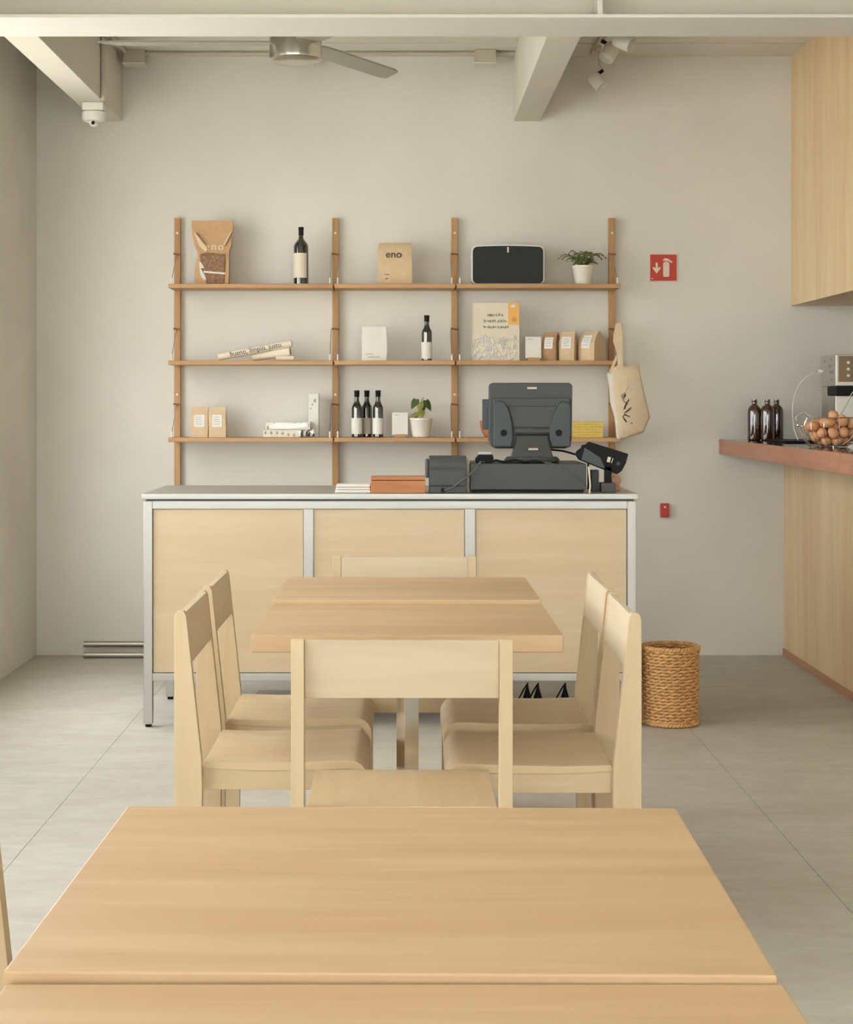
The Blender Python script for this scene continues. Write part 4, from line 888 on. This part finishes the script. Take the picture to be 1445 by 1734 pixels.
# ================================================================ CHAIRS (local: faces +y, origin at floor centre)
CHH = 0.80; SW = 0.235
def make_chair(label, grp):
    r = thing('dining_chair', label, 'chair', group=grp)
    tk = 0.0275
    post = [(-0.235,0.0),(-0.175,0.0),(-0.167,0.36),(-0.169,0.44),(-0.206,CHH-0.012),(-0.211,CHH-0.002),(-0.219,CHH),(-0.228,CHH-0.002),(-0.234,CHH-0.012),(-0.235,CHH-0.03)]
    for s in (-1, 1):
        xa, xb = (-SW, -SW+tk) if s < 0 else (SW-tk, SW)
        MB().prism(post, 'x', xa, xb).build('leg', M_birch_z, r, 0.0014)
        xc, xd = (-SW+tk+0.004, -SW+tk+0.028) if s < 0 else (SW-tk-0.028, SW-tk-0.004)
        MB().box(xc, xd, 0.178, 0.228, 0.0, 0.365).build('leg', M_birch_z, r, 0.0014)
        MB().box(xc, xd, -0.170, 0.205, 0.362, 0.424).build('side_rail', M_birch_yy, r, 0.0015)
    MB().box(-SW+tk+0.03, SW-tk-0.03, -0.168, -0.146, 0.362, 0.422).build('back_rail', M_birch, r, 0.0015)
    MB().box(-SW+tk+0.03, SW-tk-0.03, 0.150, 0.172, 0.362, 0.412).build('front_rail', M_birch, r, 0.0015)
    # seat: board with a rolled front edge
    prof_s = [(-0.172,0.415),(-0.165,0.430),(-0.05,0.427),(0.08,0.429),(0.175,0.433)]
    R_ = 0.044
    for i in range(1, 9):
        a = PI/2-PI/2*i/8; prof_s.append((0.188+R_*math.cos(a), 0.389+R_*math.sin(a)))
    prof_s += [(0.232,0.365),(0.214,0.365),(0.214,0.388)]
    for i in range(1, 5):
        a = PI/2*i/4; prof_s.append((0.188+0.026*math.cos(a), 0.389+0.024*math.sin(a)))
    prof_s += [(0.10,0.409),(-0.05,0.408)]
    MB().prism(prof_s, 'x', -SW+tk+0.0015, SW-tk-0.0015).build('seat', M_birch_seat, r, 0.0015, smooth=25)
    # back panel flush with the front edges of the posts
    def yf(z): return -0.169+(-0.206+0.169)*(z-0.44)/(CHH-0.012-0.44)
    zb, zt = CHH-0.128, CHH-0.004
    MB().prism([(yf(zb)-0.018, zb), (yf(zb)-0.001, zb), (yf(zt)-0.001, zt), (yf(zt)-0.016, zt)], 'x', -SW+tk+0.0005, SW-tk-0.0005).build('backrest', M_birch, r, 0.001)
    return r
M_birch_yy = wood('birch_rail', (206,184,149), (193,168,132), 'Y')
M_birch_seat = wood('birch_seat', (208,184,148), (196,169,131), 'Y')
gch = 'pale wooden chairs at the cafe tables'
ch0 = make_chair('pale chair at table end, its back to the front table', gch)
ch0.location = (-0.004, 3.86, 0)
def chair(x, y, rz, label):
    c = copy_tree(ch0); c.location = (x, y, 0); c.rotation_euler = (0,0,rz); c['label'] = label
chair(0.002, 5.405, PI, 'pale chair at table end, its back to the counter')
chair(0.335, 4.325, PI/2-0.008, 'pale chair on the basket side, nearer the front table')
chair(0.340, 4.862, PI/2, 'pale chair on the basket side, nearer the counter')
chair(-0.319, 4.362, -PI/2, 'pale chair on the window side, nearer the front table')
chair(-0.320, 4.925, -PI/2, 'pale chair on the window side, nearer the counter')
chair(-0.318, 1.965, -PI/2, 'pale chair on the window side of the front table')

# ================================================================ BASKET
bs = thing('wicker_basket', 'round woven wicker waste basket beside the counter', 'basket', (X(1135.5, 6.95), 6.95, 0))
BH, BR = 0.318, 0.110
wv = MB(); NR = 24
for k in range(NR):
    z = 0.010+(BH-0.026)*k/(NR-1); rad = BR*(0.955+0.045*z/BH); pts = []
    for i in range(130):
        a = 2*PI*i/130; rr = rad+0.0042*math.cos(13*a+PI*k); pts.append((rr*math.cos(a), rr*math.sin(a), z+0.002*math.sin(26*a+k)))
    wv.tube(pts, 0.0066, 6, True)
o = wv.build('weave', M_wicker, bs, smooth=70); o['kind'] = 'stuff'
for k in range(26):
    a = 2*PI*(k+0.5)/26; MB().tube([(BR*0.955*math.cos(a), BR*0.955*math.sin(a), 0.004), (BR*math.cos(a), BR*math.sin(a), BH-0.01)], 0.0045, 6).build('stake', M_wicker_d, bs)
for s, zz, rr in ((1, BH-0.006, BR+0.001), (-1, 0.0107, BR*0.96)):
    for ph in (0, PI):
        MB().tube([((rr+0.005*math.cos(24*t+ph))*math.cos(t), (rr+0.005*math.cos(24*t+ph))*math.sin(t), zz+0.004*math.sin(24*t+ph)) for t in [2*PI*i/192 for i in range(192)]], 0.0068, 6, True).build('braided_rim', M_wicker, bs, smooth=70)
MB().lathe([(BR*0.93,0.006),(BR*0.96,BH-0.02)], n=40, cap=False).lathe([(BR*0.93,0.008),(0.002,0.008)], n=40, cap=False).build('inner_lining', M_wicker_d, bs)
